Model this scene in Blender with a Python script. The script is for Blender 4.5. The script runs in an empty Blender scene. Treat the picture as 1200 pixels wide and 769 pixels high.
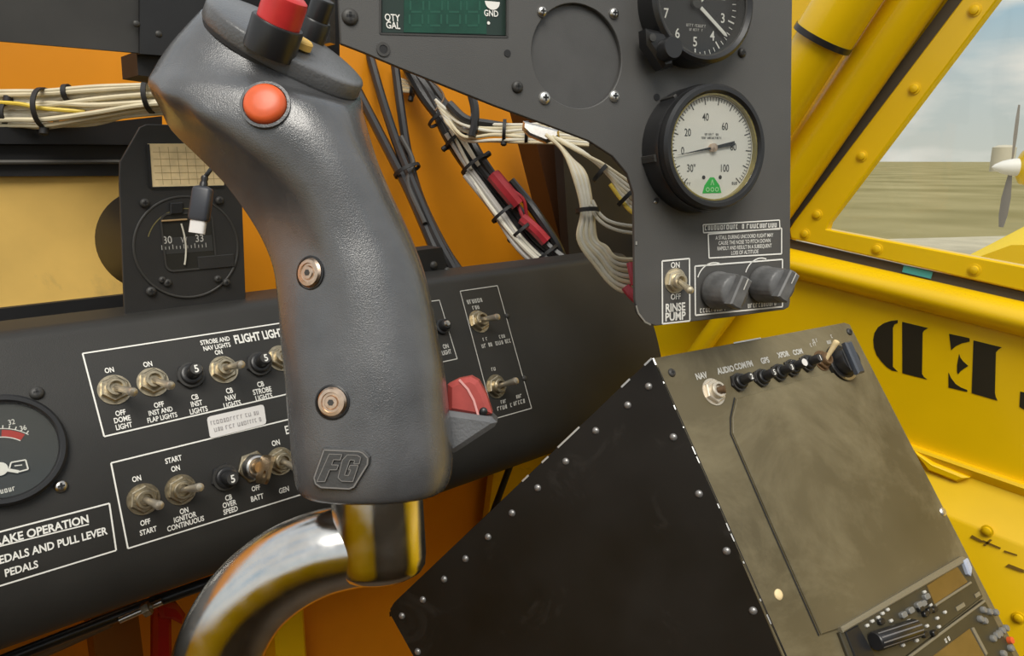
import bpy, bmesh, math, random
from mathutils import Vector, Matrix
random.seed(7)
R = math.radians
V = Vector
C = bpy.context.scene.collection

# ------------------------------------------------------------------ camera, world, sun, exposure
CAM_Z = 2.4
FPX, CX, CY = 870.0, 600.0, 384.5
YAW, PITCH = R(41.454), R(12.79)
CAM = V((0, 0, CAM_Z))
FW = V((math.sin(YAW)*math.cos(PITCH), math.cos(YAW)*math.cos(PITCH), -math.sin(PITCH)))
RT = V((math.cos(YAW), -math.sin(YAW), 0))
UP = RT.cross(FW)
cd = bpy.data.cameras.new('camera'); cam = bpy.data.objects.new('camera', cd); C.objects.link(cam)
cd.sensor_width = 36.0; cd.lens = FPX/1200*36; cd.clip_start = 0.01; cd.clip_end = 3000
mw = Matrix((RT, UP, -FW)).transposed().to_4x4(); mw.translation = CAM
cam.matrix_world = mw
sc = bpy.context.scene
sc.camera = cam
sc.view_settings.view_transform = 'Standard'
try: sc.view_settings.look = 'None'
except Exception: pass
sc.view_settings.gamma = 1.0
sc.view_settings.use_curve_mapping = False
sc.view_settings.exposure = 0.15

def world_setup():
    w = bpy.data.worlds.new('sky'); sc.world = w; w.use_nodes = True
    nt = w.node_tree; nt.nodes.clear()
    N = nt.nodes.new; L = nt.links.new
    tc = N('ShaderNodeTexCoord'); sep = N('ShaderNodeSeparateXYZ'); L(tc.outputs['Generated'], sep.inputs[0])
    ramp = N('ShaderNodeValToRGB'); L(sep.outputs['Z'], ramp.inputs[0])
    e = ramp.color_ramp.elements
    e[0].position = 0.0; e[0].color = (0.46, 0.47, 0.43, 1)
    e[1].position = 0.55; e[1].color = (0.30, 0.42, 0.56, 1)
    m = e.new(0.10); m.color = (0.40, 0.45, 0.46, 1)
    m = e.new(0.20); m.color = (0.24, 0.39, 0.50, 1)
    mp = N('ShaderNodeMapping'); mp.inputs['Scale'].default_value = (2.2, 2.2, 7.5); L(tc.outputs['Generated'], mp.inputs[0])
    nz = N('ShaderNodeTexNoise'); nz.inputs['Scale'].default_value = 2.3; nz.inputs['Detail'].default_value = 7
    L(mp.outputs[0], nz.inputs['Vector'])
    cr = N('ShaderNodeValToRGB'); L(nz.outputs['Fac'], cr.inputs[0])
    cr.color_ramp.elements[0].position = 0.36; cr.color_ramp.elements[0].color = (0, 0, 0, 1)
    cr.color_ramp.elements[1].position = 0.54; cr.color_ramp.elements[1].color = (1, 1, 1, 1)
    mx = N('ShaderNodeMixRGB'); L(cr.outputs[0], mx.inputs[0]); L(ramp.outputs[0], mx.inputs[1])
    mx.inputs[2].default_value = (0.62, 0.60, 0.56, 1)
    # a broad bright patch of thin cloud high up, behind the pilot
    bg = N('ShaderNodeBackground'); L(mx.outputs[0], bg.inputs[0]); bg.inputs[1].default_value = 1.15
    out = N('ShaderNodeOutputWorld'); L(bg.outputs[0], out.inputs[0])
world_setup()
sd = bpy.data.lights.new('sun', 'SUN'); sun = bpy.data.objects.new('sun', sd); C.objects.link(sun)
sd.energy = 2.6; sd.angle = R(35); sd.color = (1.0, 0.95, 0.86)
SUN_DIR = V((0.44, 0.54, -0.90))
sun.rotation_euler = SUN_DIR.to_track_quat('-Z', 'Y').to_euler()

# ------------------------------------------------------------------ helpers: rays, frames
def ray(x, y): return FW + RT*((x-CX)/FPX) - UP*((y-CY)/FPX)
def at(x, y, t): return CAM + ray(x, y)*t            # the point on that sight line at depth t (metres)
def pixel_x(x, y, X):                                # sight line met with the plane X = const
    r = ray(x, y); return CAM + r*(X/r.x)
def pixel_y(x, y, Y):
    r = ray(x, y); return CAM + r*(Y/r.y)

class Fr:
    """A frame on a surface: ex to the right, ey up, ez out of the surface."""
    def __init__(s, o, ex, n):
        s.o = V(o); s.ez = V(n).normalized(); ex = V(ex)
        s.ex = (ex - s.ez*ex.dot(s.ez)).normalized(); s.ey = s.ez.cross(s.ex)
        m = Matrix((s.ex, s.ey, s.ez)).transposed().to_4x4(); m.translation = s.o
        s.M = m; s.I = m.inverted()
    def hit(s, x, y, w=0.0):
        r = ray(x, y); o = s.o + s.ez*w
        return CAM + r*((o-CAM).dot(s.ez)/r.dot(s.ez))
    def uv(s, x, y, w=0.0):
        q = s.I @ s.hit(x, y, w); return (q.x, q.y)
    def p(s, u, v, w=0.0): return s.M @ V((u, v, w))
    def sub(s, x, y, w=0.0, rot=0.0):
        q = s.hit(x, y, w); c, n = math.cos(rot), math.sin(rot)
        return Fr(q, s.ex*c + s.ey*n, s.ez)
    def subuv(s, u, v, w=0.0, rot=0.0):
        c, n = math.cos(rot), math.sin(rot); return Fr(s.p(u, v, w), s.ex*c + s.ey*n, s.ez)
    def scale(s, x, y):  # metres per pixel about there (across the line of sight)
        return (s.hit(x, y)-CAM).dot(FW)/FPX

# ------------------------------------------------------------------ helpers: materials
MATS = {}
def mat(name, col, rough=0.5, metal=0.0, bump=0.0, bscale=400.0, vary=0.0, vscale=30.0, col2=None, coat=0.0, spec=0.5,
        rvary=0.0, dust=None, dlo=0.5, dhi=0.75, dscale=25.0):
    m = bpy.data.materials.new(name); m.use_nodes = True
    nt = m.node_tree; b = nt.nodes['Principled BSDF']; N = nt.nodes.new; L = nt.links.new
    b.inputs['Base Color'].default_value = (*col, 1); b.inputs['Roughness'].default_value = rough
    b.inputs['Metallic'].default_value = metal; b.inputs['Specular IOR Level'].default_value = spec
    b.inputs['Coat Weight'].default_value = coat; b.inputs['Coat Roughness'].default_value = 0.15
    tc = N('ShaderNodeTexCoord')
    if vary or col2 or dust or rvary:
        nz = N('ShaderNodeTexNoise'); nz.inputs['Scale'].default_value = vscale; nz.inputs['Detail'].default_value = 6
        L(tc.outputs['Object'], nz.inputs['Vector'])
        c2 = col2 if col2 else tuple(min(1, c*(1+vary)) for c in col)
        c1 = col if col2 else tuple(c*(1-vary) for c in col)
        rp = N('ShaderNodeValToRGB'); L(nz.outputs['Fac'], rp.inputs[0])
        rp.color_ramp.elements[0].position = 0.32; rp.color_ramp.elements[0].color = (*c1, 1)
        rp.color_ramp.elements[1].position = 0.68; rp.color_ramp.elements[1].color = (*c2, 1)
        src = rp.outputs[0]
        if dust:
            nd = N('ShaderNodeTexNoise'); nd.inputs['Scale'].default_value = dscale; nd.inputs['Detail'].default_value = 9
            nd.inputs['Roughness'].default_value = 0.68; nd.inputs['Distortion'].default_value = 0.7
            L(tc.outputs['Object'], nd.inputs['Vector'])
            rd = N('ShaderNodeValToRGB'); L(nd.outputs['Fac'], rd.inputs[0])
            rd.color_ramp.elements[0].position = dlo; rd.color_ramp.elements[0].color = (0, 0, 0, 1)
            rd.color_ramp.elements[1].position = dhi; rd.color_ramp.elements[1].color = (1, 1, 1, 1)
            mx = N('ShaderNodeMixRGB'); L(rd.outputs[0], mx.inputs[0]); L(src, mx.inputs[1]); mx.inputs[2].default_value = (*dust, 1)
            src = mx.outputs[0]
        L(src, b.inputs['Base Color'])
        if rvary:
            mr = N('ShaderNodeMapRange'); L(nz.outputs['Fac'], mr.inputs['Value'])
            mr.inputs['From Min'].default_value = 0.3; mr.inputs['From Max'].default_value = 0.7
            mr.inputs['To Min'].default_value = max(0.02, rough-rvary); mr.inputs['To Max'].default_value = min(1, rough+rvary)
            L(mr.outputs[0], b.inputs['Roughness'])
    if bump:
        nb = N('ShaderNodeTexNoise'); nb.inputs['Scale'].default_value = bscale; nb.inputs['Detail'].default_value = 3
        L(tc.outputs['Object'], nb.inputs['Vector'])
        bp = N('ShaderNodeBump'); bp.inputs['Strength'].default_value = bump; bp.inputs['Distance'].default_value = 0.001
        L(nb.outputs['Fac'], bp.inputs['Height']); L(bp.outputs[0], b.inputs['Normal'])
    MATS[name] = m; return m

YEL = mat('yellow_enamel', (0.82, 0.53, 0.002), 0.30, vary=0.05, vscale=9, bump=0.03, bscale=60, coat=0.3)
YELD = mat('worn_yellow_enamel', (0.80, 0.51, 0.003), 0.36, vary=0.06, vscale=14, dust=(0.30, 0.19, 0.02), dlo=0.66, dhi=0.78, dscale=20)
ORG = mat('orange_amber_sheet', (0.80, 0.29, 0.008), 0.45, vary=0.10, vscale=8)
BLK = mat('charcoal_console_paint', (0.028, 0.027, 0.025), 0.50, spec=0.4, bump=0.10, bscale=1500, vary=0.15, vscale=18)
GRY = mat('charcoal_panel_paint', (0.080, 0.078, 0.075), 0.50, bump=0.15, bscale=1800, vary=0.06, vscale=20)
DRK = mat('matte_black', (0.012, 0.012, 0.013), 0.6, vary=0.2, vscale=30)
DRK2 = mat('black_plastic', (0.016, 0.016, 0.017), 0.33, vary=0.1, vscale=60)
PLATE = mat('compass_black_paint', (0.024, 0.023, 0.022), 0.55, bump=0.1, bscale=1500, vary=0.15, vscale=30)
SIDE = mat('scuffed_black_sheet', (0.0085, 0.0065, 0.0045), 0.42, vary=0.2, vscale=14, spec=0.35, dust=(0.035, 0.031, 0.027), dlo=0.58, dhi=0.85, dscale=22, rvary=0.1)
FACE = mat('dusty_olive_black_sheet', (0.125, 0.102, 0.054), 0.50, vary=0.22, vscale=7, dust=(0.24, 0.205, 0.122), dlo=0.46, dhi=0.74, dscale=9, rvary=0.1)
GRIP = mat('grip_moulded_plastic', (0.080, 0.081, 0.085), 0.25, bump=0.22, bscale=2200, vary=0.3, vscale=35, rvary=0.08, spec=0.9, coat=0.5)
CAPM = mat('grip_cap_plastic', (0.125, 0.127, 0.132), 0.30, bump=0.25, bscale=900, vary=0.2, vscale=40)
CHR = mat('scratched_chrome', (0.70, 0.69, 0.67), 0.14, 1.0, bump=0.05, bscale=2500, rvary=0.09, vary=0.08, vscale=120)
STL = mat('bright_steel', (0.62, 0.60, 0.57), 0.28, 1.0, vary=0.1, vscale=300)
NICK = mat('tarnished_nickel', (0.46, 0.40, 0.29), 0.36, 1.0, vary=0.25, vscale=400)
ALU = mat('bare_aluminium', (0.74, 0.73, 0.70), 0.35, 0.9)
BRS = mat('brass_screw', (0.72, 0.55, 0.42), 0.3, 1.0, vary=0.15, vscale=500)
KEYB = mat('brass_key', (0.42, 0.30, 0.17), 0.38, 1.0, vary=0.15, vscale=300)
WHT = mat('white_lettering', (0.85, 0.84, 0.79), 0.6)
LGT = mat('faded_white_lettering', (0.56, 0.55, 0.51), 0.6)
CRM = mat('cream_wire', (0.62, 0.55, 0.38), 0.45, vary=0.12, vscale=60)
CRM2 = mat('white_wire', (0.66, 0.63, 0.53), 0.45, vary=0.12, vscale=60)
YWR = mat('yellow_wire', (0.72, 0.52, 0.06), 0.45)
RED = mat('red_plastic', (0.62, 0.035, 0.035), 0.35, vary=0.1, vscale=100)
REDW = mat('dark_red_sleeve', (0.33, 0.015, 0.025), 0.45, vary=0.2, vscale=60)
REDL = mat('red_lever_paint', (0.36, 0.008, 0.006), 0.4, vary=0.15, vscale=40)
REDT = mat('faded_red_plastic', (0.40, 0.065, 0.055), 0.42, vary=0.12, vscale=120)
ORB = mat('orange_red_button_plastic', (0.72, 0.12, 0.035), 0.35, vary=0.1, vscale=150)
TAN = mat('golden_fibreglass', (0.84, 0.54, 0.14), 0.6, vary=0.18, vscale=9, dust=(0.30, 0.22, 0.10), dlo=0.55, dhi=0.85, dscale=8)
CARD = mat('yellowed_card', (0.86, 0.68, 0.38), 0.6, vary=0.1, vscale=150)
DIAL = mat('white_dial', (0.80, 0.79, 0.73), 0.5)
GRN = mat('green_print', (0.05, 0.52, 0.10), 0.5)
LCD = mat('green_display_glass', (0.006, 0.060, 0.034), 0.25, vary=0.25, vscale=90)
TANS = mat('tan_display', (0.17, 0.105, 0.030), 0.22, vary=0.1, vscale=60)
BRN = mat('brown_plastic', (0.13, 0.075, 0.035), 0.5, vary=0.1, vscale=60)
SHADE = mat('dark_grey_frame', (0.045, 0.043, 0.040), 0.5, vary=0.2, vscale=20)
CYAN = mat('cyan_tape', (0.08, 0.42, 0.42), 0.5)
RUB = mat('grey_rubber_seal', (0.085, 0.068, 0.045), 0.7)
STEN = mat('dark_stencil_paint', (0.018, 0.015, 0.006), 0.5)
STICK = mat('white_sticker_paper', (0.74, 0.72, 0.70), 0.55)
INK = mat('grey_ink', (0.38, 0.36, 0.36), 0.6)
BINK = mat('black_ink', (0.03, 0.03, 0.03), 0.6)
REDI = mat('red_scale_paint', (0.45, 0.03, 0.02), 0.5)
GLS = bpy.data.materials.new('window_glass'); GLS.use_nodes = True
def glass_nodes(m, tint, alpha):
    nt = m.node_tree; nt.nodes.clear(); N = nt.nodes.new; L = nt.links.new
    t = N('ShaderNodeBsdfTransparent'); t.inputs[0].default_value = (*tint, 1)
    g = N('ShaderNodeBsdfGlossy'); g.inputs[1].default_value = 0.03
    fr = N('ShaderNodeFresnel'); fr.inputs[0].default_value = 1.3
    k = N('ShaderNodeMath'); k.operation = 'MULTIPLY'; k.inputs[1].default_value = alpha; L(fr.outputs[0], k.inputs[0])
    mx = N('ShaderNodeMixShader'); L(k.outputs[0], mx.inputs[0]); L(t.outputs[0], mx.inputs[1]); L(g.outputs[0], mx.inputs[2])
    o = N('ShaderNodeOutputMaterial'); L(mx.outputs[0], o.inputs[0])
glass_nodes(GLS, (0.96, 0.97, 0.95), 1.0)
GLZ = bpy.data.materials.new('gauge_glass'); GLZ.use_nodes = True; glass_nodes(GLZ, (0.97, 0.97, 0.96), 0.8)

# ------------------------------------------------------------------ helpers: mesh builder
WM = {}                                              # object -> world matrix of its local space
def spline(pts, per=6):
    pts = [V(p) for p in pts]
    if len(pts) < 3: return pts
    P = [pts[0]*2-pts[1]] + pts + [pts[-1]*2-pts[-2]]
    out = []
    for i in range(1, len(P)-2):
        a, b, c, d = P[i-1], P[i], P[i+1], P[i+2]
        for k in range(per):
            t = k/per
            out.append(0.5*((2*b)+(c-a)*t+(2*a-5*b+4*c-d)*t*t+(-a+3*b-3*c+d)*t**3))
    out.append(pts[-1]); return out

class MB:
    def __init__(s, k=1.0): s.v = []; s.f = []; s.k = k      # k: size factor applied when built
    def add(s, verts, faces):
        n = len(s.v); s.v += [V(p) for p in verts]; s.f += [tuple(i+n for i in f) for f in faces]; return s
    def loft(s, rings, cap0=True, cap1=True):
        n = len(rings[0]); vs = [p for r in rings for p in r]; fs = []
        for i in range(len(rings)-1):
            for j in range(n):
                k = (j+1) % n; fs.append((i*n+j, i*n+k, (i+1)*n+k, (i+1)*n+j))
        if cap0: fs.append(tuple(reversed(range(n))))
        if cap1: fs.append(tuple((len(rings)-1)*n+j for j in range(n)))
        return s.add(vs, fs)
    def box(s, x0, x1, y0, y1, z0, z1, bev=0.0):
        return s.prism([(x0, y0), (x1, y0), (x1, y1), (x0, y1)], z0, z1, bev)
    def prism(s, poly, z0, z1, bev=0.0, fr=None):
        """polygon (CCW seen from +z) extruded from z0 to z1, the top edge chamfered by bev; fr maps local to other space"""
        a = sum(poly[i][0]*poly[(i+1) % len(poly)][1]-poly[(i+1) % len(poly)][0]*poly[i][1] for i in range(len(poly)))
        if a < 0: poly = list(reversed(poly))
        n = len(poly); q = lambda u, v, w: fr.p(u, v, w) if fr else V((u, v, w))
        if bev:
            ins = []
            for i in range(n):
                p0, p1, p2 = V(poly[i-1]).to_2d(), V(poly[i]).to_2d(), V(poly[(i+1) % n]).to_2d()
                d1 = (p1-p0).normalized(); d2 = (p2-p1).normalized()
                n1 = V((-d1.y, d1.x)); n2 = V((-d2.y, d2.x)); b = (n1+n2)
                b = b/max(0.3, b.dot(n1)) if b.length > 1e-6 else n1
                ins.append(p1+b*bev)
            rings = [[q(x, y, z0) for x, y in poly], [q(x, y, z1-bev) for x, y in poly], [q(x, y, z1) for x, y in ins]]
        else:
            rings = [[q(x, y, z0) for x, y in poly], [q(x, y, z1) for x, y in poly]]
        return s.loft(rings)
    def cyl(s, p0, p1, r0, r1=None, n=16, cap=True):
        return s.tube([p0, p1], [r0, r0 if r1 is None else r1], n, cap)
    def tube(s, path, r, n=10, cap=True):
        path = [V(p) for p in path]; m = len(path); rr = r if isinstance(r, (list, tuple)) else [r]*m
        t0 = (path[1]-path[0]).normalized(); a = t0.orthogonal().normalized(); rings = []
        for i in range(m):
            t = (path[min(i+1, m-1)]-path[max(i-1, 0)]).normalized()
            a = (a-t*a.dot(t)).normalized(); b = t.cross(a)
            rings.append([path[i]+(a*math.cos(2*math.pi*k/n)+b*math.sin(2*math.pi*k/n))*rr[i] for k in range(n)])
        return s.loft(rings, cap, cap)
    def lathe(s, prof, n=32, fr=None, cap0=True, cap1=True, cx=0.0, cy=0.0):
        q = lambda u, v, w: fr.p(u, v, w) if fr else V((u, v, w))
        rings = [[q(cx+r*math.cos(2*math.pi*k/n), cy+r*math.sin(2*math.pi*k/n), z) for k in range(n)] for r, z in prof]
        return s.loft(rings, cap0, cap1)
    def ring(s, r0, r1, z0, z1, n=48, cx=0.0, cy=0.0, bev=0.0):
        prof = [(r0, z0), (r1, z0), (r1, z1-bev), (r1-bev, z1), (r0+bev, z1), (r0, z1-bev)] if bev else [(r0, z0), (r1, z0), (r1, z1), (r0, z1)]
        rings = [[V((cx+r*math.cos(2*math.pi*k/n), cy+r*math.sin(2*math.pi*k/n), z)) for k in range(n)] for r, z in prof+[prof[0]]]
        return s.loft(rings, False, False)
    def dome(s, r, h, n=14, z=0.0, fr=None, cx=0.0, cy=0.0, m=4):
        prof = [(max(1e-5, r*math.cos(math.pi/2*i/m)), z+h*math.sin(math.pi/2*i/m)) for i in range(m+1)]
        return s.lathe(prof, n, fr, True, True, cx, cy)
    def hexa(s, r, z0, z1, rot=0.0, bev=0.0):
        return s.prism([(r*math.cos(rot+k*math.pi/3), r*math.sin(rot+k*math.pi/3)) for k in range(6)], z0, z1, bev)
    def strip(s, pts, norms, w, lift=0.0003, closed=False):
        """a painted line: a ribbon of width w along pts on a surface with normals norms"""
        m = len(pts); L, Rr = [], []
        for i in range(m):
            if closed: d = (pts[(i+1) % m]-pts[i-1])
            else: d = pts[min(i+1, m-1)]-pts[max(i-1, 0)]
            sd_ = d.cross(norms[i]).normalized()*(w/2); b = pts[i]+norms[i]*lift
            L.append(b-sd_); Rr.append(b+sd_)
        fs = [(i, i+1, m+i+1, m+i) for i in range(m-1)]
        if closed: fs.append((m-1, 0, m, 2*m-1))
        return s.add(L+Rr, fs)
    def seg(s, u0, v0, u1, v1, w, z=0.0003, fr=None):
        d = V((u1-u0, v1-v0)).normalized(); o = V((-d.y, d.x))*(w/2); q = (lambda a, b: fr.p(a, b, z)) if fr else (lambda a, b: V((a, b, z)))
        return s.add([q(u0-o.x, v0-o.y), q(u1-o.x, v1-o.y), q(u1+o.x, v1+o.y), q(u0+o.x, v0+o.y)], [(0, 1, 2, 3)])
    def rectline(s, x0, y0, x1, y1, w, z=0.0003):
        return s.seg(x0-w/2, y0, x1+w/2, y0, w, z).seg(x0-w/2, y1, x1+w/2, y1, w, z).seg(x0, y0, x0, y1, w, z).seg(x1, y0, x1, y1, w, z)
    def arc(s, r0, r1, a0, a1, z=0.0003, n=20, cx=0.0, cy=0.0):
        vs = []
        for i in range(n+1):
            a = a0+(a1-a0)*i/n; vs += [V((cx+r0*math.cos(a), cy+r0*math.sin(a), z)), V((cx+r1*math.cos(a), cy+r1*math.sin(a), z))]
        return s.add(vs, [(2*i, 2*i+1, 2*i+3, 2*i+2) for i in range(n)])
    def plate(s, outline, holes, z0, z1):
        """flat plate with through holes"""
        bm = bmesh.new()
        for loop in [outline]+holes:
            vs = [bm.verts.new((x, y, 0)) for x, y in loop]
            for i in range(len(vs)): bm.edges.new((vs[i], vs[(i+1) % len(vs)]))
        bmesh.ops.triangle_fill(bm, use_beauty=True, use_dissolve=False, edges=bm.edges[:], normal=(0, 0, 1))
        bm.verts.index_update()
        vs = [v.co.copy() for v in bm.verts]; fs = [tuple(v.index for v in f.verts) for f in bm.faces]; bm.free()
        s.add([V((p.x, p.y, z1)) for p in vs], fs); s.add([V((p.x, p.y, z0)) for p in vs], [tuple(reversed(f)) for f in fs])
        for loop in [outline]+holes:
            n = len(loop); s.add([V((x, y, z0)) for x, y in loop]+[V((x, y, z1)) for x, y in loop], [(i, (i+1) % n, n+(i+1) % n, n+i) for i in range(n)])
        return s
    def text(s, body, h, u=0.0, v=0.0, align='CENTER', sx=0.8, bold=0.0, z=0.0003, fr=None, rot=0.0, mirror=False, shear=0.0):
        """lettering with capitals of height h, centred on v"""
        vs, fs = glyphs(body, align, bold, shear); k = h/0.7
        c, n = math.cos(rot), math.sin(rot); out = []
        for p in vs:
            x, y = p.x*k*sx*(-1 if mirror else 1), (p.y-0.35)*k; a, b = u+x*c-y*n, v+x*n+y*c
            out.append(fr.p(a, b, z) if fr else V((a, b, z)))
        return s.add(out, fs)
    def build(s, name, m, parent=None, world=False, smooth=40, fr=None, bevel=0.0):
        me = bpy.data.meshes.new(name)
        vs = [p*s.k for p in s.v] if s.k != 1.0 else s.v
        if fr is not None and parent is None:
            if world: vs = [fr.I @ p for p in vs]
        elif world and parent is not None:
            inv = WM[parent].inverted(); vs = [inv @ p for p in vs]
        me.from_pydata([tuple(p) for p in vs], [], s.f); me.update()
        bm = bmesh.new(); bm.from_mesh(me)
        bmesh.ops.remove_doubles(bm, verts=bm.verts[:], dist=1e-6)
        bmesh.ops.recalc_face_normals(bm, faces=bm.faces[:])
        bm.to_mesh(me); bm.free()
        me.materials.append(m)
        if smooth:
            me.shade_smooth(); me.set_sharp_from_angle(angle=R(smooth))
        o = bpy.data.objects.new(name, me); C.objects.link(o)
        if parent is not None: o.parent = parent; WM[o] = WM[parent]
        elif fr is not None: o.matrix_world = fr.M; WM[o] = fr.M
        else: WM[o] = Matrix()
        if bevel:
            b = o.modifiers.new('edge', 'BEVEL'); b.width = bevel; b.segments = 2; b.limit_method = 'ANGLE'; b.angle_limit = R(35)
        return o

GL = {}
def glyphs(body, align, bold, shear):
    k = (body, align, bold, shear)
    if k not in GL:
        cu = bpy.data.curves.new('lettering', 'FONT'); cu.body = body; cu.align_x = align; cu.size = 1.0
        cu.offset = bold; cu.shear = shear; cu.resolution_u = 3; cu.space_line = 0.85
        o = bpy.data.objects.new('lettering', cu); C.objects.link(o)
        dg = bpy.context.evaluated_depsgraph_get(); dg.update()
        me = bpy.data.meshes.new_from_object(o.evaluated_get(dg))
        GL[k] = ([v.co.copy() for v in me.vertices], [tuple(p.vertices) for p in me.polygons])
        bpy.data.objects.remove(o); bpy.data.curves.remove(cu); bpy.data.meshes.remove(me)
    return GL[k]

def tag(o, label, cat, group=None, kind=None):
    if label: o['label'] = label
    if cat: o['category'] = cat
    if group: o['group'] = group
    if kind: o['kind'] = kind
    return o
def thing(name, label, cat, fr, group=None):
    o = bpy.data.objects.new(name, None); C.objects.link(o); o.empty_display_size = 0.01
    o.matrix_world = fr.M; WM[o] = fr.M
    return tag(o, label, cat, group)
def struct(o): o['kind'] = 'structure'; return o
def copy_part(o, parent, M):                          # a copy of a part, moved within its thing
    c = o.copy(); C.objects.link(c); c.parent = parent; c.matrix_local = M; WM[c] = WM[parent]; return c
WORLD = Fr((0, 0, 0), (1, 0, 0), (0, 0, 1))
def wfr(p): return Fr(p, (1, 0, 0), (0, 0, 1))
def circ(cx, cy, r, n=40): return [(cx+r*math.cos(2*math.pi*k/n), cy+r*math.sin(2*math.pi*k/n)) for k in range(n)]
def rrect(x0, y0, x1, y1, r, n=5):
    o = []
    for cx, cy, a0 in ((x1-r, y1-r, 0), (x0+r, y1-r, 90), (x0+r, y0+r, 180), (x1-r, y0+r, 270)):
        for k in range(n+1):
            a = R(a0+90*k/n); o.append((cx+r*math.cos(a), cy+r*math.sin(a)))
    return o
def scribble(mb, u0, u1, v, h, z=0.0003, fr=None, seed=0):
    """illegible worn small print: a row of broken little strokes"""
    rg = random.Random(seed+int(abs(u0)*1e6) % 997); u = u0
    while u < u1-h*0.3:
        w = h*rg.uniform(0.35, 0.75)
        if rg.random() < 0.16: u += h*0.5; continue
        k = rg.random()
        mb.seg(u, v-h/2, u, v+h/2, h*0.2, z, fr)
        if k < 0.6: mb.seg(u, v+h*0.42, u+w*0.75, v+h*0.42, h*0.2, z, fr)
        if k > 0.3: mb.seg(u, v-h*0.42, u+w*0.75, v-h*0.42, h*0.2, z, fr)
        if k > 0.5: mb.seg(u+w*0.7, v-h/2, u+w*0.7, v+h/2, h*0.2, z, fr)
        u += w+h*0.28

# ==================================================================== THE SETTING
XW = 0.70                                             # right cabin side
PF = R(6.4)                                           # the aeroplane stands nose up
LF = V((0, math.cos(PF), math.sin(PF))); LU = V((0, -math.sin(PF), math.cos(PF)))
WALL = Fr(V((XW, 0.3, CAM_Z-0.2)), LF*-1, V((-1, 0, 0)))   # ex points aft (right in the picture), ez inboard
YF = 0.68                                             # firewall station

# ground outside
g = MB(); n = 1
g.add([(-400, -400, 0), (900, -400, 0), (900, 900, 0), (-400, 900, 0)], [(0, 1, 2, 3)])
GND = bpy.data.materials.new('dry_grass_field'); GND.use_nodes = True
def ground_nodes():
    nt = GND.node_tree; b = nt.nodes['Principled BSDF']; N = nt.nodes.new; L = nt.links.new
    b.inputs['Roughness'].default_value = 0.9; b.inputs['Specular IOR Level'].default_value = 0.1
    tc = N('ShaderNodeTexCoord'); nz = N('ShaderNodeTexNoise'); nz.inputs['Scale'].default_value = 0.12; nz.inputs['Detail'].default_value = 8
    L(tc.outputs['Object'], nz.inputs['Vector'])
    rp = N('ShaderNodeValToRGB'); L(nz.outputs['Fac'], rp.inputs[0])
    rp.color_ramp.elements[0].position = 0.3; rp.color_ramp.elements[0].color = (0.21, 0.18, 0.075, 1)
    rp.color_ramp.elements[1].position = 0.7; rp.color_ramp.elements[1].color = (0.36, 0.31, 0.16, 1)
    L(rp.outputs[0], b.inputs['Base Color'])
ground_nodes()
o = struct(g.build('ground', GND)); 
# a grey concrete taxiway crossing the field near the aeroplane
CON = mat('pale_concrete', (0.47, 0.42, 0.31), 0.85, vary=0.12, vscale=1.2)
def taxi():
    def gp(x, y):
        r = ray(x, y); return CAM + r*(-CAM_Z/r.z)
    b = MB(); P = []
    for (x, y) in ((600, 292), (1900, 258), (1900, 300), (600, 365)):
        q = gp(x, y); P.append(V((q.x, q.y, 0.01)))
    b.add(P, [(0, 1, 2, 3)]); struct(b.build('ground_taxiway', CON))
taxi()

# unseen bulkhead behind the pilot's seat, added to dim the lower firewall
f = MB(); f.box(-0.62, 0.70, -0.56, -0.55, CAM_Z-1.0, CAM_Z+0.10)
struct(f.build('wall_back', mat('dark_bulkhead', (0.10, 0.09, 0.07), 0.7)))
# cabin floor and the low left side, which close the cockpit
f = MB(); f.box(-0.62, 0.72, -0.7, YF, CAM_Z-1.02, CAM_Z-1.0)
FLR = mat('brown_cabin_floor', (0.07, 0.045, 0.02), 0.6, vary=0.2, vscale=10)
struct(f.build('floor', FLR))
f = MB(); f.box(-0.64, -0.62, -0.7, YF, CAM_Z-1.0, CAM_Z-0.12)
struct(f.build('wall_left', YEL))
# orange firewall ahead, behind panel and console
f = MB(); f.box(-0.62, 0.70, YF, YF+0.01, CAM_Z-1.0, CAM_Z+0.16)
struct(f.build('wall_front', ORG))

# ------------------------------------------------------------------ right cabin side: sheet, sill, longeron, window
def wuv(x, y): return WALL.uv(x, y)
u0 = -(YF-0.3)/math.cos(PF)
b = MB()
_, vtop = wuv(1060, 316)
b.box(u0-0.02, 0.95, -0.85, vtop+0.004, -0.012, 0.0)
wr = struct(b.build('wall_right', YEL, fr=WALL))

def rail(name, a, c, ea, ec, prof, m, closed=True):
    """sweep a profile (inboard, up) between two picture points on the cabin side, lengthened by ea and ec metres"""
    p, q = WALL.hit(*a), WALL.hit(*c); d = (q-p).normalized(); p = p-d*ea; q = q+d*ec
    upv = (V((-1, 0, 0)).cross(d))
    if upv.z < 0: upv = -upv
    ib = V((-1, 0, 0))
    b = MB(); b.loft([[p+ib*i+upv*k for i, k in prof], [q+ib*i+upv*k for i, k in prof]])
    return struct(b.build(name, m))
# rounded sill below the window
sp = [(0.0, 0.0)]+[(0.004+0.013*math.sin(math.pi*k/10)**0.8, -0.028*k/10) for k in range(0, 11)]+[(0.0, -0.029)]
rail('trim_sill', (928, 291), (1200, 353), 0.6, 0.5, sp, YEL)
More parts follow.
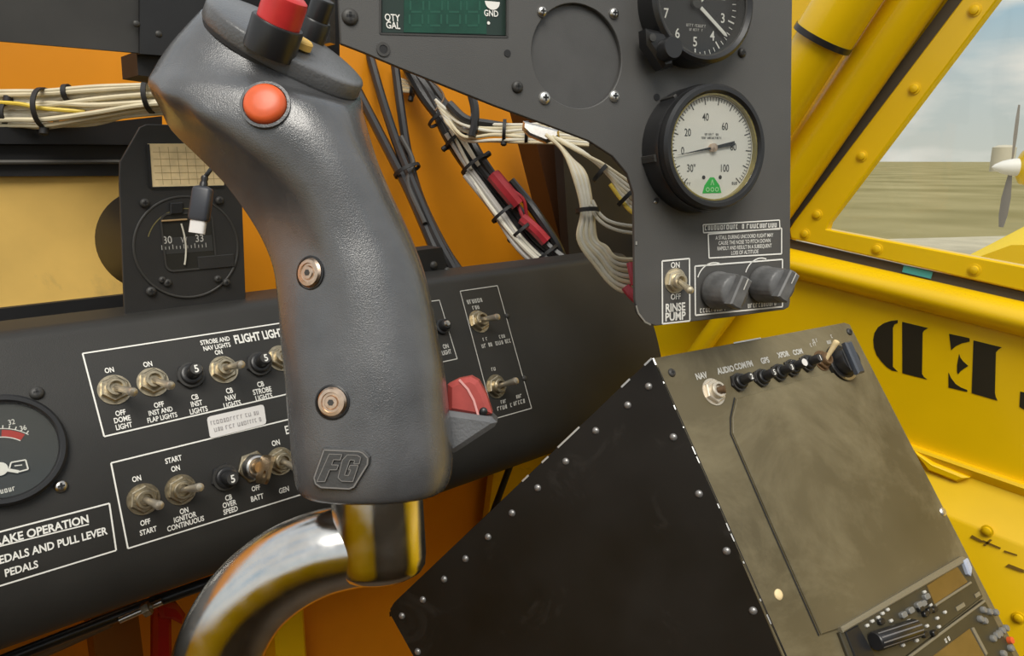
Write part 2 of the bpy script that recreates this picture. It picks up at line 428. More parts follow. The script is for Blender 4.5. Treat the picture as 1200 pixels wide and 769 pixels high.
# grey seal strip between window frame and sill
rail('trim_seal', (928, 286), (1200, 348), 0.5, 0.5, [(-0.002, 0.004), (0.0022, 0.004), (0.0022, -0.004), (-0.002, -0.004)], RUB)
t_ = MB(); a = WALL.hit(1060, 314.5); c = WALL.hit(1094, 322.5)
t_.strip([a, c], [V((-1, 0, 0))]*2, 0.0062, 0.0036); o = t_.build('masking_tape', CYAN, fr=wfr(a), world=True)
tag(o, 'short strip of cyan tape on the grey seal under the window', 'tape')
# stepped longeron low on the cabin side
lp = [(-0.002, 0.0), (0.006, 0.0005), (0.0075, -0.002), (0.006, -0.006), (0.003, -0.0105), (0.005, -0.017), (0.026, -0.040), (0.0285, -0.043), (0.029, -0.40), (-0.002, -0.40)]
rail('trim_longeron', (1098, 531), (1200, 566), 0.45, 0.5, lp, YELD)
b = MB(); b.prism([wuv(1076, 526), wuv(1092, 549), wuv(1126, 562), wuv(1140, 557), wuv(1098, 540)], 0.0, 0.010, 0.002)
struct(b.build('trim_gusset', YEL, fr=WALL))
LONG = Fr(WALL.p(0, 0, 0.029), WALL.ex, WALL.ez)
def boltpx(fr, x, y, r, h, m, name, parent=None, world=True, hexed=False):
    b = MB(); q = fr.sub(x, y)
    if hexed: b.prism([(r*math.cos(k*math.pi/3), r*math.sin(k*math.pi/3)) for k in range(6)], 0, h, h*0.3, q)
    else: b.lathe([(r*1.4, 0), (r*1.4, h*0.2), (r, h*0.25), (r*0.9, h*0.6), (r*0.5, h*0.75), (1e-5, h*0.78)], 16, q)
    return b.build(name, m, parent, world=True) if parent else b.build(name, m, fr=q, world=True)
trl = bpy.data.objects['trim_longeron']
for (x, y) in ((1157, 622), (1194, 724)): boltpx(LONG, x, y, 0.0035, 0.004, YELD, 'bolt', trl)
b = MB()
for pts in (((1137, 630), (1150, 636), (1152, 634), (1139, 627)), ((1150, 635), (1172, 644), (1173, 642), (1152, 633)), ((1176, 647), (1192, 652), (1192, 650), (1177, 645)), ((1155, 640), (1163, 633), (1160, 632), (1152, 639)),
            ((1178, 664), (1200, 672), (1200, 668), (1182, 661))):
    b.add([LONG.hit(x, y, 0.0004) for x, y in pts], [(0, 1, 2, 3)])
SCF = mat('brown_scuff', (0.22, 0.13, 0.015), 0.6)
o = b.build('scuff_mark', SCF, trl, world=True, smooth=0); o['label'] = 'brown scuff marks and scratches'
# mirrored stencil letters on the side sheet
def zpx(x, y): return (980+x/4.273, 340+y/4.273)
letters = {'D': [[(308, 150), (275, 154), (240, 165), (210, 186), (192, 215), (186, 250), (190, 290), (203, 325), (225, 355), (252, 384), (280, 402), (308, 408), (296, 396), (284, 384), (284, 190), (292, 172), (308, 165)],
                 [(331, 159), (460, 190), (440, 203), (433, 215), (430, 420), (440, 436), (455, 447), (332, 416)]],
           'E': [[(566, 219), (668, 241), (668, 258), (630, 266), (600, 280), (576, 301)],
                 [(616, 320), (622, 338), (635, 356), (662, 380), (640, 394), (624, 406), (611, 421), (606, 410), (606, 375)],
                 [(563, 414), (575, 440), (598, 470), (625, 488), (656, 500), (656, 509), (563, 488)],
                 [(688, 252), (830, 287), (812, 298), (800, 312), (795, 515), (799, 535), (808, 553), (679, 516)]],
           'T': [[(922, 508), (960, 516), (960, 604), (940, 598), (918, 585)]]}
for ch, polys in letters.items():
    b = MB()
    for P in polys:
        b.prism([WALL.uv(*zpx(x, y)) for x, y in P], 0.0, 0.0005)
    o = b.build('stencil_letter', STEN, wr, smooth=0); o['label'] = 'mirrored dark stencil letter on yellow sheet'

# window: flat frame with bolts, pane
FRM = Fr(WALL.p(0, 0, 0.001), WALL.ex, WALL.ez)
out = [(1222, -120), (1131, 0), (979, 200), (934, 259), (928, 268), (930, 279), (1200, 340), (1900, 497)]
inn = [(1900, 472), (1200, 311), (984, 270.5), (972, 268), (974, 261), (1172, 0), (1262, -120)]
b = MB(); b.prism([FRM.uv(x, y) for x, y in out+inn], -0.004, 0.006, 0.0012)
wf = struct(b.build('window_1', YEL, fr=FRM))
for (x, y) in ((1142, 12), (1071.6, 104), (1010, 183), (957.7, 251.5), (943.5, 274), (1028, 292), (1142, 316.5)):
    boltpx(Fr(FRM.p(0, 0, 0.006), FRM.ex, FRM.ez), x, y, 0.0036, 0.0035, YELD, 'bolt', wf)
b = MB(); b.prism([FRM.uv(x, y) for x, y in ((1880, 480), (1200, 318), (962, 272), (1165, 0), (1250, -115), (1900, -115))], -0.008, -0.005)
struct(b.build('window_pane', GLS, wf, smooth=0))
# diagonal cabin tubes ahead of the window
b = MB(); b.prism([FRM.uv(x, y) for x, y in ((1222, -120), (1131, 0), (979, 200), (926, 270), (926, 288), (700, 236), (900, -120))], -0.012, -0.004)
struct(b.build('wall_right_forward', YEL, fr=FRM))
def diag_tube(name, a, c, inb, r, m=YEL, e0=0.0, e1=0.15, n=28):
    p = WALL.hit(a[0], a[1], inb); q = WALL.hit(c[0], c[1], inb); d = (q-p).normalized()
    b = MB(); b.tube([p-d*e0, q+d*e1], r, n); return struct(b.build(name, m))
diag_tube('trim_windscreen_tube', (930, 205), (1048, 30), 0.017, 0.0215, e0=0.15)
b = MB(); b.strip([WALL.hit(979-9, 200, 0.002), WALL.hit(1131-9, 0, 0.002), WALL.hit(1222-9, -120, 0.002)], [V((-1, 0, 0))]*3, 0.013, 0.0)
b.strip([WALL.hit(926-5, 270, 0.002), WALL.hit(979-9, 200, 0.002)], [V((-1, 0, 0))]*2, 0.013, 0.0)
struct(b.build('trim_dark_seal', RUB, smooth=0))
# fat sleeved tube with a dark clamp ring
p = WALL.hit(966, 42, 0.06); q = WALL.hit(1012, -32, 0.06); d = (q-p).normalized()
b = MB(); b.tube([p, p+d*0.30], 0.0255, 32); s_ = struct(b.build('trim_sleeve_tube', YEL))
b = MB(); b.tube([p-d*0.20, p+d*0.01], 0.0222, 32); struct(b.build('trim_lower_tube', YEL))
b = MB(); b.tube([p-d*0.0045, p+d*0.0005], 0.0262, 32); struct(b.build('trim_clamp_ring', DRK2))
diag_tube('trim_shaded_tube', (820, 410), (900, 300), 0.02, 0.010, e0=0.1, e1=-0.02)

# ------------------------------------------------------------------ outside: wing, parked aeroplane, storage tank
def airfoil_ring(le, chord, th, n=14):
    dn = V((0, math.sin(R(0)), 1)); aft = -V((0, math.cos(R(3)), -math.sin(R(-3)))); pts = []
    for k in range(n):
        a = 2*math.pi*k/n; x = 0.5*(1-math.cos(a)); z = math.sin(a)*(0.5 if math.sin(a) > 0 else 0.35)*(1-x)**0.5*1.3
        pts.append(le+aft*(chord*x)+dn*(th*z))
    return pts
LEs = [at(1090, 322, 0.95), at(1128, 303, 1.25), at(1163, 285, 1.8), at(1203, 264, 2.8), at(1262, 238, 5.0)]
b = MB(); b.loft([airfoil_ring(p, 1.7, 0.18) for p in LEs])
o = b.build('aircraft_wing', mat('wing_yellow', (0.86, 0.60, 0.03), 0.7, spec=0.2), fr=wfr(LEs[0]), world=True)
tag(o, 'pale sunlit yellow wing seen through the lower right of the window', 'wing')

hub = at(1191, 196, 17.0); nose = (RT*-1 + FW*0.25); nose.z = 0; nose.normalize()
pr = thing('parked_aeroplane', 'yellow aeroplane with white spinner and grey propeller parked beyond the window', 'aeroplane', Fr(V((hub.x, hub.y, 0)), (1, 0, 0), (0, 0, 1)))
b = MB(); side = V((-nose.y, nose.x, 0))
def oval(c, ry, rz, n=20): return [c+side*(ry*math.cos(2*math.pi*k/n))+V((0, 0, rz*math.sin(2*math.pi*k/n))) for k in range(n)]
b.loft([oval(hub-nose*0.02, 0.20, 0.2), oval(hub-nose*0.12, 0.36, 0.38), oval(hub-nose*0.8+V((0, 0, -.05)), 0.45, 0.55), oval(hub-nose*2.5, 0.5, 0.75), oval(hub-nose*4+V((0, 0, 0.1)), 0.4, 0.7), oval(hub-nose*8+V((0, 0, 0.2)), 0.1, 0.2)])
b.build('fuselage', YEL, pr, world=True)
b = MB(); b.loft([oval(hub+nose*0.50, 0.01, 0.01), oval(hub+nose*0.44, 0.07, 0.07), oval(hub+nose*0.3, 0.14, 0.14), oval(hub+nose*0.1, 0.19, 0.19), oval(hub-nose*0.02, 0.2, 0.2)])
b.build('spinner', STICK, pr, world=True)
BLD = mat('grey_propeller_blade', (0.22, 0.20, 0.19), 0.5)
for ang in (3, 176):
    b = MB(); a = R(ang); dr = V((0, 0, 1))*math.cos(a)+side*math.sin(a)*-1; ch = (side*math.cos(a)+V((0, 0, 1))*math.sin(a)).normalized()*0.6+nose*0.5
    rings = []
    for rr, w in ((0.12, 0.05), (0.35, 0.09), (0.7, 0.14), (1.1, 0.13), (1.38, 0.07)):
        c0 = hub+dr*rr+nose*0.1; rings.append([c0+ch*w, c0+nose*0.02, c0-ch*w, c0-nose*0.02])
    b.loft(rings); b.build('propeller_blade', BLD, pr, world=True)
for sgn in (-1, 1):
    q = hub-nose*1.3+side*sgn*1.0; b = MB()
    b.tube([hub-nose*1.1+side*sgn*0.4+V((0, 0, -0.5)), V((q.x, q.y, 0.35))], 0.05, 8); lg = b.build('landing_leg', YEL, pr, world=True)
    b = MB(); c0 = V((q.x, q.y, 0.36)); b.tube([c0-side*0.12, c0-side*0.09, c0+side*0.09, c0+side*0.12], [0.28, 0.35, 0.35, 0.28], 20); b.build('wheel', DRK, lg, world=True)
c0 = at(1175, 188, 150); c0.z = 0
b = MB(); b.lathe([(2.1, 0), (2.1, 4.8), (1.2, 5.2), (0.01, 5.3)], 24, wfr(c0))
o = b.build('storage_tank', mat('cream_tank_paint', (0.55, 0.50, 0.40), 0.6), fr=wfr(c0), world=True)
tag(o, 'pale cream tank on the field behind the propeller', 'tank')

# ------------------------------------------------------------------ left background: main panel, shelf, golden panel
def ypoly(P, Y): return [pixel_y(x, y, Y) for x, y in P]
def slab(mb, P, depth):
    """a frontal plate: outline (world points) given depth forward"""
    n = len(P); d = V((0, depth, 0)); mb.add(list(P)+[p+d for p in P], [tuple(range(n)), tuple(reversed(range(n, 2*n)))]+[(i, (i+1) % n, n+(i+1) % n, n+i) for i in range(n)]); return mb
YP = 0.44
PAN = Fr(pixel_y(100, 30, YP), (1, 0, 0), (0, -1, 0))
mp_ = thing('main_panel', 'dark grey instrument panel edge along the top left, above the white wires', 'panel', PAN)
b = MB(); slab(b, ypoly([(-60, -140), (163, -120), (163, 62), (0, 48), (-60, 43)], YP), 0.003); b.build('panel_sheet', SHADE, mp_, world=True)
b = MB(); slab(b, ypoly([(164, -120), (398, -100), (398, 80), (164, 63)], YP-0.003), 0.004); b.build('panel_sheet', DRK2, mp_, world=True)
b = MB(); slab(b, ypoly([(160, 60), (210, 65), (212, 95), (162, 88)], YP+0.004), 0.03); b.build('mounting_block', DRK, mp_, world=True)
for (x, y) in ((160, 28), (186, 40)):
    b = MB(); b.dome(0.0018, 0.001, fr=PAN.sub(x, y, 0.003)); b.build('screw', SHADE, mp_, world=True)
b = MB(); slab(b, ypoly([(386, -60), (392, -60), (393, 52), (387, 50)], 0.40), 0.01); b.build('edge_strip', STL, mp_, world=True)

SHF = Fr(pixel_y(70, 207, 0.612), (1, 0, 0), (0, -1, 0))
sh = thing('avionics_shelf', 'black shelf with a thin grey rail below the white wires', 'shelf', SHF)
b = MB(); slab(b, ypoly([(-80, 146), (190, 150), (190, 206), (-80, 207)], 0.619), 0.05); b.build('shelf_body', DRK, sh, world=True)
b = MB(); b.tube([pixel_y(-80, 190.5, 0.616), pixel_y(190, 189.5, 0.616)], 0.0016, 8); b.build('rail', mat('grey_rail', (0.10, 0.095, 0.085), 0.4), sh, world=True)
b = MB(); slab(b, ypoly([(-80, 149), (20, 149), (110, 145), (190, 136), (190, 170), (-80, 168)], 0.612), 0.01); b.build('front_lip', DRK2, sh, world=True)

GP_ = Fr(pixel_y(70, 280, 0.624), (1, 0, 0), (0, -1, 0))
gp_ = thing('golden_panel', 'golden tan fibreglass panel left of the compass, framed in black', 'panel', GP_)
b = MB(); slab(b, ypoly([(-80, 206), (230, 206), (230, 336), (150, 346), (-80, 371)], 0.624), 0.02); b.build('panel_sheet', TAN, gp_, world=True)
b = MB(); P = ypoly([(-80, 371), (230, 336), (230, 400), (-80, 420)], 0.618); slab(b, P, 0.03); b.build('lower_frame', DRK, gp_, world=True)
o = MB(); o.tube(spline([pixel_y(-40, 393, 0.55), pixel_y(60, 386, 0.55), pixel_y(110, 379, 0.55), pixel_y(165, 370, 0.56)]), 0.0022, 8)
o = o.build('black_cable', DRK2, fr=wfr(pixel_y(60, 386, 0.55)), world=True); tag(o, 'thin black cable lying along the back edge of the switch console', 'cable')

# ------------------------------------------------------------------ switch console (curved sheet, extruded across the cabin)
P0 = at(140, 480, 0.42)
def lean(s):                                          # forward lean of the face at arc length s above P0
    K = [(-0.125, -60), (-0.112, -30), (-0.085, 2), (-0.065, 12), (-0.03, 22), (0.0, 29), (0.03, 32), (0.049, 33), (0.053, 60), (0.060, 88), (0.2, 90)]
    for (a, x), (c, y) in zip(K, K[1:]):
        if s <= c: return R(x+(y-x)*(max(s, a)-a)/(c-a))
    return R(90)
PROF = [(P0.y, P0.z)]
st = 0.002
s_ = 0.0; y_, z_ = P0.y, P0.z
up_pts = []
while s_ < 0.085:
    a = lean(s_+st/2); y_ += math.sin(a)*st; z_ += math.cos(a)*st; s_ += st; up_pts.append((y_, z_))
s_ = 0.0; y_, z_ = P0.y, P0.z; dn_pts = []
while s_ > -0.118:
    a = lean(s_-st/2); y_ -= math.sin(a)*st; z_ -= math.cos(a)*st; s_ -= st; dn_pts.append((y_, z_))
PROF = list(reversed(dn_pts))+PROF+up_pts             # bottom to top
def con_hit(x, y):
    r = ray(x, y); best = None
    for (ya, za), (yb, zb) in zip(PROF, PROF[1:]):
        # CAM + r t : y = r.y t ; z = CAM_Z + r.z t
        dy, dz = yb-ya, zb-za; den = r.y*dz-r.z*dy
        if abs(den) < 1e-12: continue
        t = (ya*dz-(za-CAM_Z)*dy)/den
        k = ((r.y*t-ya)*dy+(CAM_Z+r.z*t-za)*dz)/(dy*dy+dz*dz)
        if -0.02 <= k <= 1.02 and (best is None or t < best[0]): best = (t, V((0, -dz, dy)).normalized())
    if best is None:                                   # just past an edge: use the face plane at P0
        n = V((0, -math.cos(R(29)), math.sin(R(29)))); t = (P0-CAM).dot(n)/r.dot(n); best = (t, n)
    return CAM+r*best[0], best[1]
def con_fr(x, y, rot=0.0):
    p, n = con_hit(x, y); f_ = Fr(p, (1, 0, 0), n)
    return f_.subuv(0, 0, 0, rot) if rot else f_
def con_line(mb, pts, w, per=10, lift=0.0003):
    for (a, c) in zip(pts, pts[1:]):
        P, Nn = [], []
        for i in range(per+1):
            x = a[0]+(c[0]-a[0])*i/per; y = a[1]+(c[1]-a[1])*i/per; p, n = con_hit(x, y); P.append(p); Nn.append(n)
        mb.strip(P, Nn, w, lift)
def con_text(mb, s, x, y, hpx, align='CENTER', sx=0.72, bold=0.026, rot=0.0):
    f_ = con_fr(x, y, R(rot)); k = (f_.o-CAM).dot(FW)/FPX
    mb.text(s, hpx*k*1.02, 0, 0, align, sx, bold, 0.0004, f_)
XR = con_hit(772, 405)[0].x
CF = Fr(V((0.1, P0.y+0.03, P0.z-0.10)), (1, 0, 0), (0, 0, 1))
con = thing('switch_console', 'curved black switch console with white lettered boxes crossing behind the stick grip', 'console', CF)
b = MB(); back = max(y for y, z in PROF)
poly = PROF+[(back, PROF[0][1]+0.02)]
b.loft([[V((X, y, z)) for y, z in poly] for X in (-0.30, XR-0.0015)]); b.build('console_body', BLK, con, world=True, smooth=50)
b = MB(); b.loft([[V((X, y, z)) for y, z in poly] for X in (XR-0.0015, XR)]); b.build('end_cap', BLK, con, world=True, smooth=50)

b = MB(); b.box(-0.60, 0.69, max(y for y, z in PROF)+0.002, YF, PROF[0][1]+0.005, PROF[0][1]+0.009); struct(b.build('trim_light_block', DRK))   # unseen tray added behind the console, blocks light from the lower firewall
LW = 0.00085
b = MB(); con_line(b, [(452, 434.9), (455, 359.5), (96.7, 414.6), (122, 511.8), (461, 433.2), (455, 359.5)][1:], LW)
for s, x, y, h in (('ON', 128, 434, 6), ('OFF', 141, 484, 6), ('DOME', 143, 491.5, 6), ('LIGHT', 145, 499.5, 6), ('ON', 173, 427, 6), ('OFF', 186, 474.5, 6),
                   ('INST AND', 188, 482, 5.6), ('FLAP LIGHTS', 190, 489.5, 5.6), ('CB', 228, 465.5, 6), ('INST', 230, 473, 6), ('LIGHTS', 232.5, 481, 6),
                   ('STROBE AND', 252, 399.5, 5.4), ('NAV LIGHTS', 254, 406.5, 5.4), ('ON', 256, 413, 5.4), ('CB', 268.5, 458, 6), ('NAV', 270, 466, 6), ('LIGHTS', 272, 474, 6),
                   ('CB', 305, 450.5, 6), ('STROBE', 307, 458, 6), ('LIGHTS', 309, 465.5, 6), ('LAND', 344, 449, 6), ('LIGHTS', 346, 456.5, 6)):
    con_text(b, s, x, y, h)
con_text(b, 'FLIGHT LIGHTS', 274, 398.5, 10, 'LEFT', 0.66, 0.035)
o = b.build('placard', WHT, con, world=True, smooth=0); o['label'] = 'white lettered box for the flight lights'
b = MB(); con_line(b, [(455, 463), (130, 542.8), (149.8, 642.8), (464, 545), (455, 463)], LW)
for s, x, y, h in (('ON', 160, 561, 6), ('OFF', 170, 612, 6), ('START', 173.5, 622, 6), ('START', 203, 538.5, 6), ('ON', 205.5, 549, 6), ('ON', 215.5, 598.5, 6),
                   ('IGNITOR', 216.5, 606, 6), ('CONTINUOUS', 217.5, 613.5, 6), ('CB', 267.5, 583, 6), ('OVER', 268.5, 590.5, 6), ('SPEED', 270, 598, 6), ('OFF', 299.5, 572, 5.5), ('BATT', 301, 583, 6),
                   ('ON', 323, 519, 6), ('GEN', 332.5, 574, 6)):
    con_text(b, s, x, y, h)
con_text(b, 'ENGINE', 333.5, 504.5, 9.5, 'LEFT', 0.7, 0.02)
o = b.build('placard', WHT, con, world=True, smooth=0); o['label'] = 'white lettered box for the engine switches'
b = MB(); con_line(b, [(-60, 639), (128, 590), (136, 645), (-60, 705)], LW)
con_text(b, 'BRAKE OPERATION', 104, 607.5, 8.8, 'RIGHT', 0.87, 0.03, -1.6)
con_line(b, [(-60, 655), (104, 614.5)], LW*0.8, 8)
con_text(b, 'PEDALS AND PULL LEVER', 125, 621.5, 8.4, 'RIGHT', 0.80, 0.028, -1.0)
con_text(b, 'PEDALS', 44.5, 660.5, 8.4, 'RIGHT', 0.80, 0.028, -1.0)
o = b.build('placard', WHT, con, world=True, smooth=0); o['label'] = 'brake operation placard'
b = MB(); con_line(b, [(470, 358), (514.7, 352), (535.5, 420.7), (480, 432.5), (470, 358)], LW*0.85)
con_text(b, 'ON', 522, 406, 5); con_text(b, 'LIGHT', 523, 413, 5, 'CENTER', 0.65)
o = b.build('placard', LGT, con, world=True, smooth=0); o['label'] = 'small lettered box half hidden by the grip'
b = MB(); con_line(b, [(539, 341.5), (582.7, 335), (622.7, 478.5), (578.7, 491), (539, 341.5)], LW*0.85)
for x0, x1, y, h, sd_ in ((548, 564, 353, 5, 1), (554, 562, 360.5, 4.5, 2), (563, 576, 405, 4.6, 3), (581, 598, 401, 4.6, 4), (583, 599, 477, 4.6, 5), (602, 618, 471, 4.6, 6), (566, 572, 397.5, 4, 7), (585, 591, 394.5, 4, 8), (576, 581, 432.5, 4, 9), (587, 593, 470.5, 4, 10), (605, 611, 464.5, 4, 11)):
    xm = (x0+x1)/2; f_ = con_fr(xm, y); k = (f_.o-CAM).dot(FW)/FPX*1.35
    scribble(b, -(x1-x0)/2*k, (x1-x0)/2*k, 0, h*k/1.35, 0.0004, f_, sd_)
o = b.build('placard', LGT, con, world=True, smooth=0); o['label'] = 'tall narrow lettered box with two switches'
# little white sticker between the two boxes
b = MB(); P = [con_hit(x, y) for x, y in ((246, 514.5), (312, 497), (308.5, 474), (242, 489))]
f_ = con_fr(277, 493.5); pl0 = [f_.I @ p for p, n in P]; pl = []
for i in range(4):
    a, c, e = pl0[i-1], pl0[i], pl0[(i+1) % 4]
    pl += [c+(a-c).normalized()*0.0018, c+(a-c).normalized()*0.0005+(e-c).normalized()*0.0005, c+(e-c).normalized()*0.0018]
b2 = MB(); b2.prism([(p.x, p.y) for p in pl], 0.0001, 0.0007, 0.0, f_); o = b2.build('sticker', STICK, con, world=True, smooth=0); o['label'] = 'white paper sticker with faint print'
b2 = MB(); k = (f_.o-CAM).dot(FW)/FPX
f2 = Fr(f_.o, f_.ex, f_.ez)
scribble(b2, -29*k, 28*k, 4*k, 4.5*k, 0.0009, f2, 21); scribble(b2, -27*k, 29*k, -4.5*k, 4.5*k, 0.0009, f2, 22)
b2.build('print', INK, o, world=True, smooth=0)

def screw(name, fr, r, h, m, parent, cross=True):
    """cross-recess screw as a part"""
    b = MB(); b.lathe([(r, 0), (r, h*0.35), (r*0.8, h*0.8), (r*0.45, h), (1e-5, h)], 20, fr); o = b.build(name, m, parent, world=True)
    if cross:
        b = MB(); w = r*0.16; b.prism([(-r*.5, -w), (r*.5, -w), (r*.5, w), (-r*.5, w)], h*0.86, h*1.03, 0, fr); b.prism([(-w, -r*.5), (w, -r*.5), (w, r*.5), (-w, r*.5)], h*0.86, h*1.03, 0, fr)
        b.build('recess', DRK, o, world=True, smooth=0)
    return o
screw('screw', con_fr(43, 461), 0.0036, 0.0028, SHADE, con); o = screw('screw', con_fr(71, 570), 0.0034, 0.0026, STL, con)

# ---- toggle switches
def solve_tip(base, x, y, length):
    """the point on a sight line at a given distance from base, on the near side"""
    r = ray(x, y); d = r.normalized(); oc = CAM-base; bq = d.dot(oc); cq = oc.dot(oc)-length*length; disc = bq*bq-cq
    return CAM+d*(-bq-(math.sqrt(disc) if disc > 0 else 0))
def toggle(fr, tip, label, r=0.0072, m=NICK, L=0.020, lever=NICK, group=None, tilt=None, name='toggle_switch'):
    t = thing(name, label, 'switch', fr, group)
    b = MB(); b.ring(r*0.60, r*1.22, 0, 0.0006, 28); b.build('washer', m, t)
    b = MB(); b.hexa(r*1.08, 0.0006, 0.0034, 0.3, 0.0006); b.build('nut', m, t)
    b = MB(); b.lathe([(r*0.72, 0.003), (r*0.72, 0.0065), (r*0.66, 0.007), (r*0.48, 0.007), (r*0.40, 0.0045), (1e-5, 0.0045)], 24); b.build('bushing', m, t)
    if tilt is None:
        q = fr.I @ solve_tip(fr.p(0, 0, 0.004), tip[0], tip[1], L)
    else: q = V(tilt)
    a = V((0, 0, 0.0042)); d = (q-a)
    b = MB(); b.tube([a, a+d*0.25, a+d*0.8, a+d*0.9, a+d*0.97, q], [r*.24, r*.25, r*.33, r*.37, r*.32, r*.12], 14); b.build('lever', lever, t)
    return t
BLVR = mat('dull_steel_lever', (0.58, 0.52, 0.42), 0.36, 0.8)
G1 = None
for (x, y), tip, lab in (((134, 457), (157.5, 460), 'leftmost toggle switch of the upper row, over the words DOME LIGHT'),
                         ((179, 448), (201.5, 452.5), 'second toggle switch of the upper row, over INST AND FLAP LIGHTS'),
                         ((262, 433.5), (284, 427), 'toggle switch under the words STROBE AND NAV LIGHTS in the upper row'),
                         ((329, 420), (352, 416), 'toggle switch at the right end of the upper row, half hidden by the grip'),
                         ((168, 585), (188, 593), 'leftmost toggle switch of the lower row, over OFF START, lever down'),
                         ((211.5, 574), (235.5, 571), 'second toggle switch of the lower row, over IGNITOR CONTINUOUS'),
                         ((328, 540.5), (347.5, 549), 'toggle switch over the letters GEN, just behind the key')):
    toggle(con_fr(x, y), tip, lab, lever=BLVR, group='toggle switches on the switch console')
for (x, y), tip, lab in (((561, 377), (584, 371.5), 'upper toggle switch in the tall narrow box right of the grip'), ((581, 453), (606, 446), 'lower toggle switch in the tall narrow box right of the grip')):
    toggle(con_fr(x, y), tip, lab, r=0.0078, lever=BLVR, L=0.021, group='toggle switches on the switch console')
for (x, y) in ((594, 370.5), (614, 443.5)):
    screw('screw', con_fr(x, y), 0.0022, 0.0018, SHADE, con, False)
t = thing('push_button', 'small black push button in the little box against the right side of the grip', 'button', con_fr(517, 384))
b = MB(); b.lathe([(0.006, 0), (0.006, 0.003), (0.0045, 0.0035), (0.0042, 0.008), (0.0034, 0.009), (1e-5, 0.009)], 20); b.build('button_body', DRK2, t)
b = MB(); b.lathe([(0.0026, 0.009), (0.002, 0.0102), (1e-5, 0.0104)], 16); b.build('button_tip', STL, t)
def breaker(fr, tip, label, r=0.0076, num='5', tipm=None, rot=0.0, group='breakers on the switch console'):
    t = thing('circuit_breaker', label, 'breaker', fr, group)
    b = MB(); b.hexa(r*1.12, 0, 0.002, 0.2, 0.0004); b.build('nut', DRK2, t)
    b = MB(); b.ring(r*0.78, r*1.02, 0.002, 0.0026, 28); b.build('ring', SHADE, t)
    b = MB(); b.lathe([(r*0.82, 0.0015), (r*0.82, 0.0055), (r*0.72, 0.006), (r*0.55, 0.006), (r*0.53, 0.0135), (r*0.46, 0.0142), (1e-5, 0.0142)], 24); bt = b.build('button', DRK2, t)
    b = MB(); b.lathe([(r*0.44, 0.0140), (r*0.44, 0.01435), (1e-5, 0.01435)], 20); fc = b.build('button_face', tipm or SHADE, t)
    if num:
        b = MB(); b.text(num, r*0.58, 0, 0, 'CENTER', 0.9, 0.02, 0.0146, rot=rot); b.build('rating_numeral', WHT, bt, smooth=0)
    return t
for (x, y), lab in (((223, 440.5), 'black circuit breaker marked 5 over INST LIGHTS in the upper row'), ((303, 427.5), 'black circuit breaker marked 5 over STROBE LIGHTS in the upper row'),
                    ((263, 559.5), 'black circuit breaker marked 5 over OVER SPEED in the lower row')):
    breaker(con_fr(x, y), None, lab)
# key switch with its key
kf = con_fr(296, 547)
t = thing('key_switch', 'round key switch over the letters BATT with a key in it', 'switch', kf)
b = MB(); b.hexa(0.0098, 0, 0.002, 0.1, 0.0004); b.build('nut', NICK, t)
b = MB(); b.lathe([(0.0078, 0.002), (0.0078, 0.007), (0.0070, 0.009), (0.0058, 0.0095), (0.0052, 0.0085), (1e-5, 0.0085)], 28); b.build('barrel', STL, t)
key = thing('ignition_key', 'flat brass key sticking out of the key switch beside the grip', 'key', kf)
b = MB(); b.cyl((0, 0, 0.0088), (0, 0, 0.0125), 0.0040, 0.0034, 18); b.build('key_shoulder', KEYB, key)
def simple_bow():
    b = MB(); b.plate(rrect(-0.0095, 0.0118, 0.0075, 0.0290, 0.0035), [circ(-0.0040, 0.0235, 0.0024, 14)], -0.0009, 0.0009)
    b.v = [V((p.x*0.42-p.z*0.9, p.x*0.90+p.z*0.42, p.y)) for p in b.v]
    b.build('key_bow', KEYB, key, smooth=0)
simple_bow()

# ---- round gauge cut by the left edge of the picture
gf = con_fr(3, 528)
K = (gf.o-CAM).dot(FW)/FPX
t = thing('round_gauge', 'round black gauge with a red arc and white pointer at the left edge', 'gauge', gf)
def gl(x, y, w=0.002):
    q = gf.I @ gf.hit(x, y, w); return q.x, q.y
b = MB(); b.ring(0.0245, 0.0288, 0, 0.0045, 56, bev=0.0012); b.build('bezel', DRK2, t)
b = MB(); b.lathe([(0.0246, 0.0), (0.0246, 0.0015), (1e-5, 0.0015)], 48); d_ = b.build('dial', mat('dark_grey_dial', (0.040, 0.043, 0.041), 0.45), t)
cx_, cy_ = gl(0, 550)
b = MB(); b.arc(0.0166, 0.0202, R(48), R(78), 0.0018, 14, cx_, cy_); b.build('red_arc', REDI, d_, smooth=0)
b = MB(); b.arc(0.0162, 0.0167, R(48), R(130), 0.0019, 20, cx_, cy_); b.arc(0.0207, 0.0211, R(44), R(130), 0.0018, 20, cx_, cy_)
for k in range(12):
    a = R(47+k*7.5); b.seg(cx_+0.0209*math.cos(a), cy_+0.0209*math.sin(a), cx_+0.0226*math.cos(a), cy_+0.0226*math.sin(a), 0.0005, 0.0018)
for s, x, y in (('32', 13.5, 494.5), ('36', 27, 501.5)):
    u, v = gl(x, y); b.text(s, 6*K, u, v, 'CENTER', 0.85, 0.01, 0.0018)
u, v = gl(9, 574.5); scribble(b, u-0.0045, u+0.0035, v, 0.0020, 0.0018, None, 5)
b.build('scale', WHT, d_, smooth=0)
P = [gl(x, y, 0.003) for x, y in ((-14, 552), (3, 545), (9, 549), (24, 549), (33, 555), (12, 557), (4, 556), (-12, 560))]
b = MB(); b.ring(0.0, 0.0034, 0.002, 0.0028, 20, cx_, cy_); 
q = lambda x, y: gl(x, y, 0.003)
def outline(pts, w):
    for (a, c) in zip(pts, pts[1:]): b.seg(*q(*a), *q(*c), w, 0.0029)
